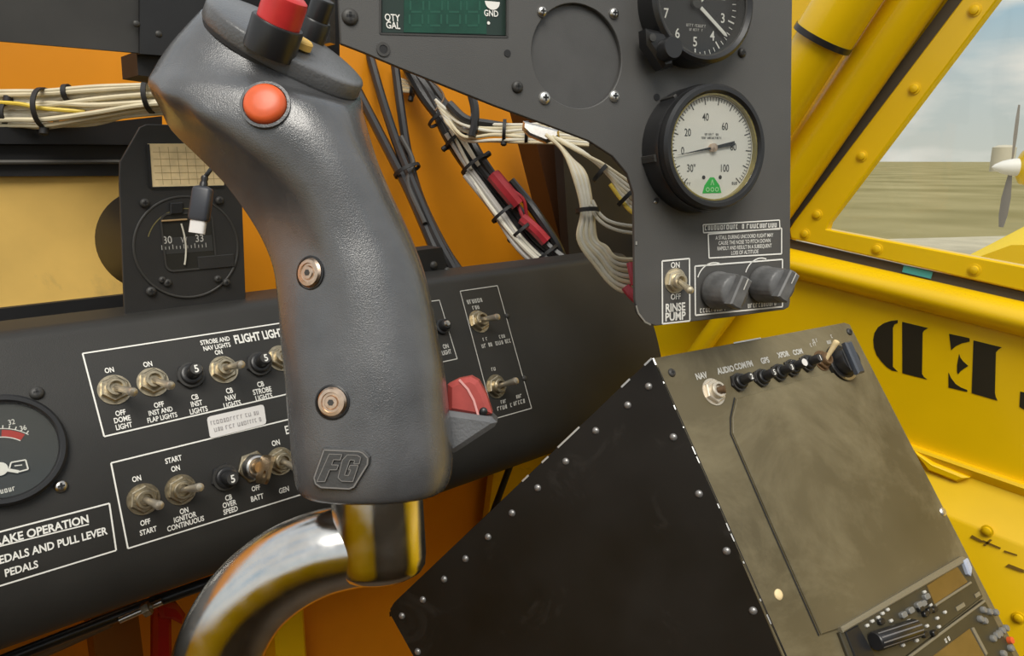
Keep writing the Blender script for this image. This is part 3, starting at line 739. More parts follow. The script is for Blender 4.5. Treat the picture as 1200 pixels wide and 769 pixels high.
outline([(4, 550), (22, 553)], 0.0016); outline([(11, 549), (13, 542), (30, 539), (33, 550), (22, 553)], 0.0007); outline([(17, 546), (26, 545)], 0.0005)
b.build('pointer', WHT, t, smooth=0)
b = MB(); b.lathe([(0.0246, 0.0036), (0.0246, 0.0040), (1e-5, 0.0040)], 40); b.build('gauge_glass', GLZ, t)

# ------------------------------------------------------------------ gauge panel, turned towards the pilot
hd = R(108.5); fh = V((-math.cos(hd), math.sin(hd), 0)); lean_b = R(5.5)
gex = V((math.sin(hd), math.cos(hd), 0)); gey = V((0, 0, 1))*math.cos(lean_b)+fh*math.sin(lean_b)
GF = Fr(at(680, 70, 0.43), gex, gex.cross(gey))
if GF.ez.dot(FW) > 0: GF = Fr(GF.o, gex, -gex.cross(gey))
gpn = thing('gauge_panel', 'charcoal gauge panel with round dials and cut corner, in front of the yellow tubes', 'panel', GF)
def G(x, y, w=0.0): return GF.uv(x, y, w)
outl = [(392, -90), (399, 51), (425, 61), (470, 80), (530, 104), (580, 124), (648, 149), (690, 165), (718, 183), (735, 203), (743, 226), (744, 300), (744.5, 350), (747, 366), (755, 377), (768, 382), (850, 372.5), (919, 363), (924.5, 360), (926, 354), (926.5, 200), (928.5, 0), (930, -110)]
ch = circ(*G(677, 66), 0.0292, 56)
lw = [G(x, y) for x, y in ((446, -70), (445.5, 39.5), (594.5, 43.5), (595, -72))]
b = MB(); b.plate([G(x, y) for x, y in outl], [ch, lw], -0.003, 0.0); b.build('panel_sheet', GRY, gpn, smooth=30, bevel=0.0005)
b = MB(); b.box(G(605, 66)[0], G(752, 66)[0], G(677, 135)[1], G(677, -5)[1], -0.0055, -0.0032); o = b.build('cover_plate', mat('cover_plate_paint', (0.075, 0.073, 0.071), 0.42, bump=0.1, bscale=1500, vary=0.08, vscale=60), gpn); o['label'] = 'round blanking cover behind an empty gauge hole'
for x, y, r, m in ((410, 20, 0.0042, SHADE), (606, 102, 0.0034, SHADE), (635, 14, 0.0030, STL), (719, 16, 0.0032, STL), (638, 115, 0.0036, ALU), (719.5, 113, 0.0034, ALU), (869, 62, 0.0030, SHADE)):
    screw('screw', GF.sub(x, y), r, 0.0022, m, gpn)
b = MB()
for x, y, r in ((594.5, 62.5, 0.0020), (769.5, 114, 0.0021), (449, 58, 0.0021), (769, 235, 0.0018)):
    u, v = G(x, y); b.ring(0.0, r, 0.0, 0.0004, 18, u, v)
o = b.build('rivet_hole', DRK, gpn); o['label'] = 'small empty black screw holes'
b = MB(); u, v = G(449, 58); b.ring(0.0022, 0.0036, 0, 0.0007, 24, u, v); b.build('countersunk_ring', SHADE, gpn)
b = MB(); b.dome(0.0011, 0.0006, fr=GF.sub(768, 237)); b.build('rivet', STL, gpn, world=True)
# chipped corner of the sheet
b = MB(); P = [GF.p(*G(x, y), 0.0004) for x, y in ((744.8, 358), (747.5, 367), (755.5, 377.3), (762, 380.5))]; b.strip(P, [GF.ez]*4, 0.0011, 0.0003)
P = [GF.p(*G(x, y), 0.0004) for x, y in ((745, 283), (745, 287))]; b.strip(P, [GF.ez]*2, 0.0012, 0.0003)
o = b.build('bare_edge', ALU, gpn, world=True, smooth=0); o['label'] = 'worn bare metal corner'

# fluid quantity display in its window
df = GF.sub(520, -10)
t = thing('quantity_display', 'green display marked QTY GAL at the top of the gauge panel', 'display', df)
def gl2(x, y, w=0.0): q = df.I @ GF.hit(x, y, w); return q.x, q.y
b = MB(); b.prism([gl2(x, y, -0.006) for x, y in ((436, -80), (436, 56), (606, 58), (606, -80))], -0.006, -0.0038); b.build('display_body', DRK, t)
b = MB(); P = [gl2(x, y, -0.003) for x, y in ((448, -70), (447.5, 38), (593, 41.5), (593.5, -70))]; b.prism(P, -0.0038, -0.0030); b.build('bezel', mat('dark_green_bezel', (0.012, 0.03, 0.022), 0.4), t)
b = MB(); P = [gl2(x, y, -0.003) for x, y in ((474, -70), (473, 38), (570, 40), (570, -70))]; b.prism(P, -0.003, -0.0027); b.build('screen', LCD, t)
b = MB()
for s, x, y, h in (('QTY', 459.5, 20.5, 6.6), ('GAL', 460.5, 29.5, 6.6), ('GND', 575.5, 15.5, 6.2)):
    u, v = gl2(x, y, -0.0026); b.text(s, h*0.43/870*1.05, u, v, 'CENTER', 0.82, 0.018, -0.0025)
    if s == 'GAL': b.build('quantity_lettering', WHT, t, smooth=0); b = MB()
u, v = gl2(577, 4, -0.0026)
b.arc(0.0, 0.0044, R(180), R(360), -0.0025, 16, u, v+0.001)
for k in range(3): b.seg(u-0.004+k*0.004, v+0.003, u-0.004+k*0.004, v+0.006, 0.001, -0.0025)
u, v = gl2(572.5, 27, -0.0026); b.arc(0, 0.0009, 0, 2*math.pi, -0.0025, 12, u, v)
b.build('ground_lettering', WHT, t, smooth=0)
b = MB()
for k, x in enumerate((490, 512, 534, 556)):            # faint unlit digit segments
    for (a, c) in (((x-7, -2), (x+5, -2)), ((x-8, 14), (x+4, 14)), ((x-8, 30), (x+4, 30)), ((x-9, 1), (x-9, 12)), ((x+6, 1), (x+6, 12)), ((x-10, 17), (x-10, 28)), ((x+5, 17), (x+5, 28))):
        b.seg(*gl2(*a, -0.0026), *gl2(*c, -0.0026), 0.0011, -0.0026)
b.build('unlit_digits', mat('unlit_segment', (0.012, 0.085, 0.052), 0.3), t, smooth=0)
b = MB(); 
lwl = [df.I @ GF.p(u, v, 0.0) for u, v in lw]
P = [df.p(q.x, q.y, 0.0002) for q in lwl]; b.strip([P[0], P[1]], [df.ez]*2, 0.0009, 0.0002); b.strip([P[1], P[2]], [df.ez]*2, 0.0008, 0.0002); b.strip([P[2], P[3]], [df.ez]*2, 0.0011, 0.0002)
b.build('window_edge', SHADE, t, world=True, smooth=0)

# altimeter, cut by the top of the picture
af = GF.sub(807, 8)
sc_ = GF.scale(807, 40)
t = thing('altimeter', 'black altimeter with white numerals 3 to 7, cut by the top edge', 'gauge', af)
b = MB(); b.ring(0.0322, 0.0366, 0, 0.017, 64, bev=0.002); b.build('bezel', DRK2, t)
b = MB(); b.ring(0.0312, 0.0326, 0.001, 0.0150, 64); b.build('inner_ring', SHADE, t)
b = MB(); b.lathe([(0.0322, 0.0), (0.0322, 0.0060), (1e-5, 0.0060)], 48); dl = b.build('dial', mat('black_dial', (0.022, 0.021, 0.021), 0.4), t)
b = MB()
RD = 0.0308
for k in range(50):
    a = R(90-k*7.2); l = 0.0048 if k % 5 == 0 else 0.0028
    b.seg(RD*math.cos(a), RD*math.sin(a), (RD-l)*math.cos(a), (RD-l)*math.sin(a), 0.0009 if k % 5 == 0 else 0.0005, 0.0063)
for k in range(10):
    a = R(90-k*36); b.text(str(k), 0.0056, 0.0218*math.cos(a), 0.0218*math.sin(a), 'CENTER', 0.9, 0.012, 0.0063)
b.build('scale', WHT, dl, smooth=0)
b = MB(); scribble(b, -0.007, 0.008, -0.0125, 0.0016, 0.0063, None, 31); scribble(b, -0.004, 0.006, -0.0150, 0.0014, 0.0063, None, 32); b.build('dial_print', LGT, dl, smooth=0)
b = MB(); a = af.I @ GF.hit(846, 42, 0.008); c = af.I @ GF.hit(816, 9, 0.008); d = (a-c); d.z = 0; d.normalize()
o2 = V((-d.y, d.x, 0)); base = V((0, 0, 0))
def pt(f, s, z): p = d*f+o2*s; return (p.x, p.y)
b.prism([pt(0.004, -0.0011, 0), pt(0.027, -0.0010, 0), pt(0.029, 0, 0), pt(0.027, 0.0010, 0), pt(0.004, 0.0011, 0)], 0.0078, 0.0082); b.build('long_pointer', WHT, t, smooth=0)
b = MB(); d = V((0.7, 0.7, 0)); o2 = V((-d.y, d.x, 0)); b.prism([pt(0.0, -0.0022, 0), pt(0.014, -0.003, 0), pt(0.019, 0, 0), pt(0.014, 0.003, 0), pt(0.0, 0.0022, 0)], 0.0068, 0.0072); b.build('short_pointer', WHT, t, smooth=0)
b = MB(); b.lathe([(0.0032, 0.006), (0.0032, 0.0088), (1e-5, 0.0090)], 20); b.build('hub', SHADE, t)
b = MB(); b.lathe([(0.0323, 0.0142), (0.0323, 0.0146), (1e-5, 0.0146)], 48); b.build('gauge_glass', GLZ, t)
kq = af.I @ GF.hit(781, 59, 0.016)
b = MB(); b.prism([(kq.x-0.0125, kq.y+0.012), (kq.x-0.0120, kq.y+0.003), (kq.x-0.001, kq.y-0.0100), (kq.x+0.006, kq.y-0.0085), (kq.x+0.006, kq.y+0.010)][::-1], 0.006, 0.0155, 0.002); fl = b.build('knob_boss', DRK2, t)
b = MB(); b.lathe([(0.0064, 0.012), (0.0064, 0.0225), (0.0058, 0.0235), (1e-5, 0.0235)], 26, cx=kq.x, cy=kq.y); b.build('setting_knob', DRK2, fl)
u, v = kq.x-0.0095, kq.y+0.0065
b = MB(); b.lathe([(0.0022, 0.0155), (0.0022, 0.0166), (1e-5, 0.0168)], 16, cx=u, cy=v); b.build('screw', SHADE, t)

# white faced pressure gauge standing out of the panel
wq = GF.hit(842, 172, 0.024); lq = GF.I @ wq
pf = GF.subuv(lq.x, lq.y)
t = thing('pressure_gauge', 'white faced pressure gauge in a deep black case below the altimeter', 'gauge', pf)
b = MB(0.95); b.lathe([(0.0405, 0), (0.0405, 0.014), (0.0395, 0.0165), (0.0385, 0.0165)], 64, None, True, False); cs = b.build('case', DRK2, t)
b = MB(0.95)
for a in (R(128), R(187), R(190)):                                            # seams and clamp blocks on the case side
    f_ = Fr(V((0.0404*math.cos(a), 0.0404*math.sin(a), 0.0)), V((-math.sin(a), math.cos(a), 0)), V((math.cos(a), math.sin(a), 0)))
    b.prism([(-0.0012, 0), (0.0012, 0), (0.0012, 0.0150), (-0.0012, 0.0150)], -0.001, 0.0010, 0.0003, f_)
    b.build('clamp_seam', SHADE, cs); b = MB(0.95)
b = MB(0.95); b.lathe([(0.0385, 0.0150), (0.0392, 0.0165), (0.0392, 0.0225), (0.0375, 0.0245), (0.0350, 0.0245), (0.0335, 0.0225), (0.0332, 0.0200)], 72, None, False, False); b.build('bezel', DRK2, t)
b = MB(0.95); b.lathe([(0.0334, 0.0175), (0.0334, 0.0186), (1e-5, 0.0186)], 64); dl = b.build('dial', DIAL, t)
b = MB(0.95); Z = 0.0188; RD = 0.0316
A0, A1 = 225, -45
for k in range(66):
    a = R(A0+(A1-A0)*k/65); l = 0.0046 if k % 5 == 0 else 0.0026
    b.seg(RD*math.cos(a), RD*math.sin(a), (RD-l)*math.cos(a), (RD-l)*math.sin(a), 0.0007 if k % 5 == 0 else 0.00045, Z)
b.arc(RD-0.0002, RD+0.0001, R(A1), R(A0), Z, 60)
for s, px, py in (('30"', 810, 197), ('0', 800, 176.5), ('20', 806, 155), ('40', 827, 137), ('60', 849.5, 148), ('80', 859.5, 172), ('100', 849, 197)):
    q = pf.I @ GF.hit(px, py, Z*0.95); b.text(s, 0.0047, q.x/0.95, q.y/0.95, 'CENTER', 0.75, 0.006, Z)
scribble(b, -0.0055, 0.0055, 0.0085, 0.0013, Z, None, 41); scribble(b, -0.008, 0.008, 0.0062, 0.0013, Z, None, 42)
for sx in (-0.0065, 0.0065): b.arc(0, 0.0013, 0, 2*math.pi, Z, 14, sx, -0.0185)
scribble(b, -0.021, -0.016, -0.0225, 0.0018, Z, None, 43); scribble(b, 0.016, 0.021, -0.0225, 0.0018, Z, None, 44)
b.build('scale', BINK, dl, smooth=0)
b = MB(0.95); b.prism([(-0.0075, -0.0285), (0.0075, -0.0285), (0.0058, -0.0235), (0.0015, -0.0185), (-0.0015, -0.0185), (-0.0058, -0.0235)], Z-0.0004, Z); tr = b.build('green_triangle', GRN, dl, smooth=0)
b = MB(0.95)
for k in (-1, 0, 1): b.arc(0.0009, 0.0015, 0, 2*math.pi, Z+0.0003, 14, k*0.0036, -0.0262)
b.seg(-0.0012, -0.0235, 0, -0.0200, 0.0006, Z+0.0003); b.seg(0.0012, -0.0235, 0, -0.0200, 0.0006, Z+0.0003)
b.build('triangle_print', mat('pale_green_print', (0.45, 0.85, 0.45), 0.5), tr, smooth=0)
d = V((-0.985, -0.17, 0)); o2 = V((-d.y, d.x, 0))
b = MB(0.95); b.prism([pt(0.029, 0, 0), pt(0, 0.0008, 0), pt(-0.017, 0.0014, 0), pt(-0.017, -0.0014, 0), pt(0, -0.0008, 0)], 0.0200, 0.0205); b.build('needle', BINK, t, smooth=0)
b = MB(0.95); b.lathe([(0.0027, 0.0186), (0.0027, 0.0212), (1e-5, 0.0215)], 20); b.build('hub', BRS, t)
b = MB(0.95); b.ring(0.0325, 0.0338, 0.0186, 0.0222, 64); b.build('dial_rim', mat('yellowed_rim', (0.32, 0.26, 0.08), 0.35, vary=0.3, vscale=60), t)
b = MB(0.95); b.lathe([(0.0334, 0.0222), (0.0334, 0.0226), (1e-5, 0.0226)], 48); b.build('gauge_glass', GLZ, t)

# placards on the gauge panel
def gl3(x, y): return G(x, y)
def px_frame(b, pts, w=0.0009, z=0.0004):
    P = [G(*p) for p in pts]
    for i in range(len(P)): b.seg(*P[i], *P[(i+1) % len(P)], w, z)
b = MB(); px_frame(b, ((775.5, 306), (807.5, 303), (808, 376), (776, 379.5)), 0.0010)
k = GF.scale(792, 340)
for s, x, y, h, sx, bo in (('ON', 791, 310.5, 6, 0.85, 0.02), ('OFF', 791.5, 347.5, 6, 0.85, 0.02), ('RINSE', 791, 360, 8.6, 0.80, 0.03), ('PUMP', 791, 370.5, 8.6, 0.85, 0.03)):
    b.text(s, h*k*1.1, *G(x, y), 'CENTER', sx, bo, 0.0004)
o = b.build('placard', WHT, gpn, smooth=0); o['label'] = 'lettered box reading RINSE PUMP'
b = MB(); px_frame(b, ((814, 312), (916.5, 304), (916.5, 359.5), (814.5, 369.5)), 0.0010)
for (x, y) in ((836, 332), (891, 326)):
    u, v = G(x, y); b.arc(0.0130, 0.0138, R(70), R(160), 0.0004, 14, u, v)
k2 = GF.scale(840, 364)
u, v = G(838, 362.5); scribble(b, u-0.012, u+0.010, v, 0.0028, 0.0004, None, 51)
u, v = G(893, 357); scribble(b, u-0.012, u+0.012, v, 0.0028, 0.0004, None, 52)
o = b.build('placard', WHT, gpn, smooth=0); o['label'] = 'lettered box around the two knobs'
b = MB(); px_frame(b, ((829.5, 274.5), (915.5, 267.5), (915.5, 297.5), (830.5, 302.5)), 0.0009)
px_frame(b, ((823.5, 263.5), (913, 258), (913.5, 268.5), (824, 272.8)), 0.0008)
k = GF.scale(870, 280)
b.text('A STALL DURING UNCOORD FLIGHT MAY', 4.4*k, *G(872.5, 277), 'CENTER', 0.70, 0.008, 0.0004)
b.text('CAUSE THE NOSE TO PITCH DOWN', 4.4*k, *G(872.5, 283.3), 'CENTER', 0.74, 0.008, 0.0004)
b.text('RAPIDLY AND RESULT IN A SUBSEQUENT', 4.4*k, *G(872.5, 289.5), 'CENTER', 0.68, 0.008, 0.0004)
b.text('LOSS OF ALTITUDE', 4.4*k, *G(872.5, 295.5), 'CENTER', 0.74, 0.008, 0.0004)
u, v = G(826, 268); u2, v2 = G(911, 263); 
dd = math.atan2(v2-v, u2-u)
scribble(b, u, u2, (v+v2)/2, 0.0029, 0.0004, None, 61)
o = b.build('placard', WHT, gpn, smooth=0); o['label'] = 'small warning placard'

rf = GF.sub(791, 329)
toggle(rf, (809.5, 341), 'pale toggle switch in the box marked RINSE PUMP', r=0.0066, m=mat('pale_nickel', (0.74, 0.66, 0.50), 0.36, 0.8), L=0.025, lever=mat('pale_lever', (0.66, 0.58, 0.42), 0.4, 0.7))
KN = mat('worn_grey_knob_plastic', (0.115, 0.115, 0.115), 0.42, vary=0.3, vscale=90)
def knob(x, y, label, ang):
    f_ = GF.sub(x, y); t = thing('rotary_selector', label, 'knob', f_, 'fluted knobs on the gauge panel')
    b = MB(); n = 44; prof = [(0.0118, 0.0012), (0.0124, 0.002), (0.0124, 0.0045), (0.0112, 0.006), (0.0106, 0.019), (0.0098, 0.0205)]
    rings = []
    for r, z in prof: rings.append([V(((r*(1+(0.07 if (k % 2 and 0.005 < z < 0.0202) else 0)))*math.cos(2*math.pi*k/n*1.0), (r*(1+(0.07 if (k % 2 and 0.005 < z < 0.0202) else 0)))*math.sin(2*math.pi*k/n), z)) for k in range(n)])
    b.loft(rings); b.build('knob_skirt', KN, t, smooth=60)
    b = MB(); c, s = math.cos(ang), math.sin(ang)
    pl = [(-0.0098, -0.0045), (0.0098, -0.0045), (0.0104, 0.0), (0.0098, 0.0045), (-0.0098, 0.0045), (-0.0104, 0)]
    b.prism([(x*c-y*s, x*s+y*c) for x, y in pl], 0.0195, 0.0262, 0.001); b.build('grip_bar', KN, t)
    b = MB(); b.seg(0.002*c, 0.002*s, 0.0095*c, 0.0095*s, 0.0009, 0.0266); b.build('index_line', LGT, t, smooth=0)
    return t
knob(838, 340, 'left one of the two fluted grey knobs on the gauge panel', R(62))
knob(892, 333, 'right one of the two fluted grey knobs, at the panel edge', R(58))

# ------------------------------------------------------------------ magnetic compass on its bracket
cf = Fr(pixel_y(220, 290, 0.487), (1, 0, 0), (0, -1, 0.02))
KC = cf.scale(220, 290)
t = thing('magnetic_compass', 'black magnetic compass on a bracket plate with a yellowed card above it', 'compass', cf)
def cu(x, y, w=0.0): return cf.uv(x, y, w)
b = MB(); b.prism([cu(x, y) for x, y in ((147, 392), (140, 215), (140.5, 190), (164, 149), (172, 145.5), (240, 147), (262, 172), (284, 240), (288, 348), (286.5, 356), (281, 361), (282, 372), (150, 392))], -0.002, 0.0, 0.0004); pl = b.build('mounting_plate', PLATE, t)
R0 = 60*KC
b = MB(); b.lathe([(R0*1.04, -0.002), (R0*1.10, -0.076), (R0*1.04, -0.084), (R0*0.95, -0.090), (1e-5, -0.092)], 48); b.build('compass_case', mat('compass_case_black', (0.007, 0.007, 0.007), 0.5, spec=0.3), t)
b = MB(); b.ring(R0*0.955, R0*1.0, 0, 0.0012, 64, bev=0.0004); b.build('bezel_ring', SHADE, t)
b = MB(); b.lathe([(R0*0.955, 0), (R0*0.955, 0.0007), (1e-5, 0.0007)], 48); fp = b.build('face_plate', PLATE, t)
c0 = cu(188, 252); c1 = cu(252, 312)
wx0, wy0, wx1, wy1 = c0[0], c1[1], c1[0], c0[1]
b = MB(); fr_ = rrect(wx0-0.001, wy0-0.001, wx1+0.001, wy1+0.001, 0.005); b.plate(fr_, [rrect(wx0, wy0, wx1, wy1, 0.0045)], 0.0007, 0.0016); b.build('window_frame', SHADE, fp)
b = MB(); b.prism(rrect(wx0, wy0, wx1, wy1, 0.0045), 0.0007, 0.0009); wn = b.build('window', mat('dark_compass_window', (0.030, 0.029, 0.025), 0.25), t)
b = MB(); vb = cu(220, 294)[1]; b.prism([(wx0+.0005, vb-0.001), (wx1-0.0005, vb-0.001), (wx1-0.0005, vb+0.009), (wx0+0.0005, vb+0.009)], 0.0009, 0.00100); cdm = b.build('compass_card', mat('compass_card_black', (0.036, 0.036, 0.034), 0.5), wn, smooth=0)
b = MB()
for s, x, y in (('30', 195.5, 281), ('33', 233, 279)): b.text(s, 8.5*KC, *cu(x, y), 'CENTER', 0.85, 0.008, 0.0012)
b.text('W', 7*KC, *cu(215, 281), 'CENTER', 0.7, 0.0, 0.0012)
for k in range(13):
    u, v = cu(189+k*4.3, 290.5-k*0.25); b.seg(u, v-0.0012, u, v+0.0012*(1.4 if k % 3 == 0 else 0.6), 0.0004, 0.0012)
b.build('card_numerals', mat('dim_white_numerals', (0.50, 0.49, 0.45), 0.6), cdm, smooth=0)
b = MB(); b.tube(spline([V((*cu(x, y), 0.0022)) for x, y in ((211, 262), (214.5, 275), (216.5, 290), (216, 303), (215, 310))]), 0.00055, 6); b.build('lubber_line', CRM2, wn)
b = MB(); b.tube([V((*cu(188, 259), 0.0018)), V((*cu(218, 257), 0.0018))], 0.0006, 6); b.build('window_bar', mat('copper_bar', (0.40, 0.26, 0.12), 0.4), wn)
b = MB(); b.prism([cu(x, y) for x, y in ((198, 238), (213, 237), (213, 250), (198, 251))], 0.0007, 0.003, 0.0005); b.build('adjuster_block', DRK2, fp)
b = MB(); b.arc(R0*0.74, R0*0.76, R(70), R(160), 0.0010, 24); b.build('scratched_line', mat('olive_line', (0.20, 0.17, 0.07), 0.5), fp, smooth=0)
b = MB(); b.box(*sorted((cu(200, 0)[0], cu(246, 0)[0])), cu(0, 338)[1], cu(0, 320)[1], 0.0007, 0.0017, 0.0004); b.build('adjuster_cover', PLATE, fp)
for x, y, r in ((169.5, 238, 0.0028), (257, 235, 0.0027), (177, 341.5, 0.0030), (255, 327, 0.0024), (265, 331, 0.0025), (190, 328, 0.0022), (196, 331.5, 0.0026)):
    screw('screw', cf.sub(x, y, 0.0007), r, 0.0020, SHADE, t)
b = MB(); b.prism([cu(x, y) for x, y in ((172.5, 168.5), (262, 168), (262, 217.5), (176.5, 219.5))], 0.0004, 0.0009); cc = b.build('deviation_card', CARD, t, smooth=0); cc['label'] = 'yellowed compass correction card'
b = MB(); a0, a1 = cu(175, 170), cu(260, 217)
for k in range(1, 8): u = a0[0]+(a1[0]-a0[0])*k/8; b.seg(u, a1[1]+.001, u, a0[1]-.001, 0.00022, 0.0011)
for k in range(1, 6): v = a0[1]+(a1[1]-a0[1])*k/6; b.seg(a0[0]+.001, v, a1[0]-.001, v, 0.00022, 0.0011)
b.build('card_grid', mat('brown_print', (0.42, 0.30, 0.14), 0.7), cc, smooth=0)
b = MB(); b.seg(*cu(173, 169), *cu(176.5, 220), 0.0014, 0.0014); b.seg(*cu(176.5, 220), *cu(262, 218), 0.0009, 0.0014)
for k in range(9):
    y = 172+k*5.5; b.seg(*cu(171, y), *cu(174.5, y), 0.0011, 0.0016)
b.build('card_holder_edge', DRK2, cc, smooth=0)

# ------------------------------------------------------------------ control stick: moulded grip on a chromed tube
TS = 0.285
SF = Fr(at(440, 580, TS), RT, -FW)
st_ = thing('control_stick', 'black moulded stick grip on a curved chrome tube in front of the console', 'control stick', Fr(at(250, 790, TS), (1, 0, 0), (0, 0, 1)))
def sp(x, y, w=0.0): return SF.p(*SF.uv(x, y), w)
KS = TS/FPX
ndeg = R(24)
major = (RT*0.8425 - UP*0.5385).normalized(); perp = (RT*0.5385+UP*0.8425)
cap_n = (perp*math.cos(ndeg) - FW*math.sin(ndeg)).normalized()
minor_cap = (-FW*math.cos(ndeg) - perp*math.sin(ndeg)).normalized()      # towards the viewer
# sections: left point, right point, half thickness, exponent, how far the thickness axis turns towards the cap plane
SEC = [((384, 580), (503, 578), 0.017, 2.3, 0), ((362, 576), (518, 574), 0.0225, 2.4, 0), ((353, 567), (527, 563), 0.0245, 2.5, 0), ((347.5, 540), (530.5, 535), 0.0252, 2.5, 0),
       ((343, 490), (526, 485), 0.0250, 2.5, 0), ((338.5, 440), (521, 440), 0.0245, 2.5, 0), ((333, 395), (513.5, 398), 0.0240, 2.5, 0), ((329, 355), (506, 358), 0.0238, 2.5, 0),
       ((322.5, 315), (497, 320), 0.0236, 2.5, 0), ((308, 280), (485, 287), 0.0236, 2.55, 0), ((287, 246), (472, 257), 0.0250, 2.6, 0), ((262, 213), (460, 232), 0.0268, 2.8, 0),
       ((230, 181), (449, 208), 0.0286, 3.0, 0), ((203, 154), (439, 184), 0.0298, 3.0, 0), ((192, 133), (431, 160), 0.0296, 2.9, 0.05), ((187, 112), (425, 140), 0.0284, 2.7, 0.15),
       ((195, 86), (421, 128), 0.0262, 2.5, 0.4), ((214, 51), (419, 122), 0.0242, 2.4, 0.75), ((238, 20), (416, 118), 0.0228, 2.3, 1.0), ((246, 10), (412, 116.5), 0.0218, 2.2, 1.0)]
NR = 72
rings = []
RDG = {6: (.12, .05), 7: (.3, .05), 8: (.55, .03), 9: (.85, 0.0), 10: (1, .02), 11: (1, -.10), 12: (1, -.22), 13: (1, -.40), 14: (1, -.66), 15: (.5, -.8)}   # strength and place of the fold under the head
for si, ((lx, ly), (rx, ry), dth, ex_, tw) in enumerate(SEC):
    rdg, rx0 = RDG.get(si, (0, 0))
    Lp, Rp = sp(lx, ly), sp(rx, ry); c = (Lp+Rp)/2; h = (Rp-Lp)/2
    th = (-FW*(1-tw)+minor_cap*tw).normalized()*dth
    rg = []
    for k in range(NR):
        a = 2*math.pi*k/NR; ca, sa = math.cos(a), math.sin(a); e = 2/ex_
        xx = math.copysign(abs(ca)**e, ca); tt_ = math.copysign(abs(sa)**e, sa)
        if tt_ > 0 and rdg > 0 and xx < rx0: tt_ = tt_*(1-rdg)+rdg*min(tt_, 1.0-0.95*((rx0-xx)/(1+rx0)))
        rg.append(c+h*xx+th*tt_)
    rings.append(rg)
dense = []
for i in range(len(rings)-1):                          # smooth between the sections
    p0 = rings[max(i-1, 0)]; p1 = rings[i]; p2 = rings[i+1]; p3 = rings[min(i+2, len(rings)-1)]
    for q_ in range(3):
        t_ = q_/3
        dense.append([0.5*((2*b_)+(c_-a_)*t_+(2*a_-5*b_+4*c_-d_)*t_*t_+(-a_+3*b_-3*c_+d_)*t_**3) for a_, b_, c_, d_ in zip(p0, p1, p2, p3)])
dense.append(rings[-1])
gripb = MB(); gripb.loft(dense); grip = gripb.build('grip_body', GRIP, st_, world=True, smooth=60)
# front surface lookup on the grip
def grip_hit(x, y):
    r = ray(x, y).normalized(); best = None
    for i in range(len(dense)-1):
        for j in range(NR):
            k = (j+1) % NR; q = (dense[i][j], dense[i][k], dense[i+1][k], dense[i+1][j])
            for tri in ((q[0], q[1], q[2]), (q[0], q[2], q[3])):
                e1, e2 = tri[1]-tri[0], tri[2]-tri[0]; pv = r.cross(e2); det = e1.dot(pv)
                if abs(det) < 1e-14: continue
                tv = CAM-tri[0]; uu = tv.dot(pv)/det
                if uu < -1e-4 or uu > 1.0001: continue
                qv = tv.cross(e1); vv = r.dot(qv)/det
                if vv < -1e-4 or uu+vv > 1.0001: continue
                tt = e2.dot(qv)/det
                if tt > 0.01 and (best is None or tt < best[0]):
                    nn = e1.cross(e2).normalized(); best = (tt, nn if nn.dot(r) < 0 else -nn)
    return CAM+r*best[0], best[1]
def grip_fr(x, y):
    p, n = grip_hit(x, y); return Fr(p, RT, n)
# lens shaped cap
ccen = sp(331, 64); capf = Fr(ccen, major, cap_n)
def capring(sc, z, sy=None):
    o = []
    for k in range(64):
        a = 2*math.pi*k/64; u = 0.0322*math.cos(a)*sc+0.0005; v = 0.0240*math.sin(a)*(sy or sc)*(1-0.16*math.cos(a))
        o.append(capf.p(u, v, z))
    return o
b = MB(); b.loft([capring(0.955, -0.004), capring(0.955, -0.0008), capring(0.985, -0.0002), capring(1.0, 0.0008), capring(0.998, 0.0054), capring(0.985, 0.0062), capring(0.955, 0.0066), capring(0.85, 0.0070), capring(0.6, 0.0076), capring(0.3, 0.0079), capring(0.02, 0.0080)])
cap = b.build('grip_cap', CAPM, st_, world=True, smooth=55)
b = MB(); b.loft([capring(0.972, -0.0016), capring(0.985, -0.0016), capring(0.985, -0.0002), capring(0.972, -0.0002)], False, False); b.build('cap_groove', DRK, cap, world=True)
def cap_hit(x, y, w): return capf.I @ capf.hit(x, y, w)
# push buttons standing on the cap
bn = (capf.ez+capf.ex*-0.06).normalized()
q = capf.hit(319, 49, 0.0076); bf = Fr(q, RT, bn)
b = MB(); b.lathe([(0.0091, -0.004), (0.0091, 0.0065), (0.0087, 0.0072), (0.0077, 0.0072)], 32, bf); col_ = b.build('button_collar', DRK2, st_, world=True)
b = MB(); b.lathe([(0.0076, 0.004), (0.0076, 0.0150), (0.0073, 0.0164), (0.0062, 0.0172), (1e-5, 0.0174)], 32, bf); o = b.build('red_button', RED, st_, world=True); o['label'] = 'red push button on top of the grip'
q = capf.hit(364, 44, 0.0076); bf2 = Fr(q, RT, bn)
b = MB(); b.lathe([(0.0058, -0.004), (0.0058, 0.0070), (0.0053, 0.0076), (0.0046, 0.0076)], 28, bf2); b.build('button_collar', DRK2, st_, world=True)
b = MB(); b.lathe([(0.0045, 0.005), (0.0045, 0.0150), (0.0041, 0.0158), (1e-5, 0.016)], 28, bf2); o = b.build('black_button', DRK2, st_, world=True); o['label'] = 'black push button beside the red one'
b = MB(); q = capf.hit(352, 55, 0.0085); b.lathe([(0.004, 0), (0.004, 0.0024), (0.0034, 0.003), (1e-5, 0.003)], 20, Fr(q, RT, cap_n)); b.build('cap_spacer', TAN, st_, world=True)
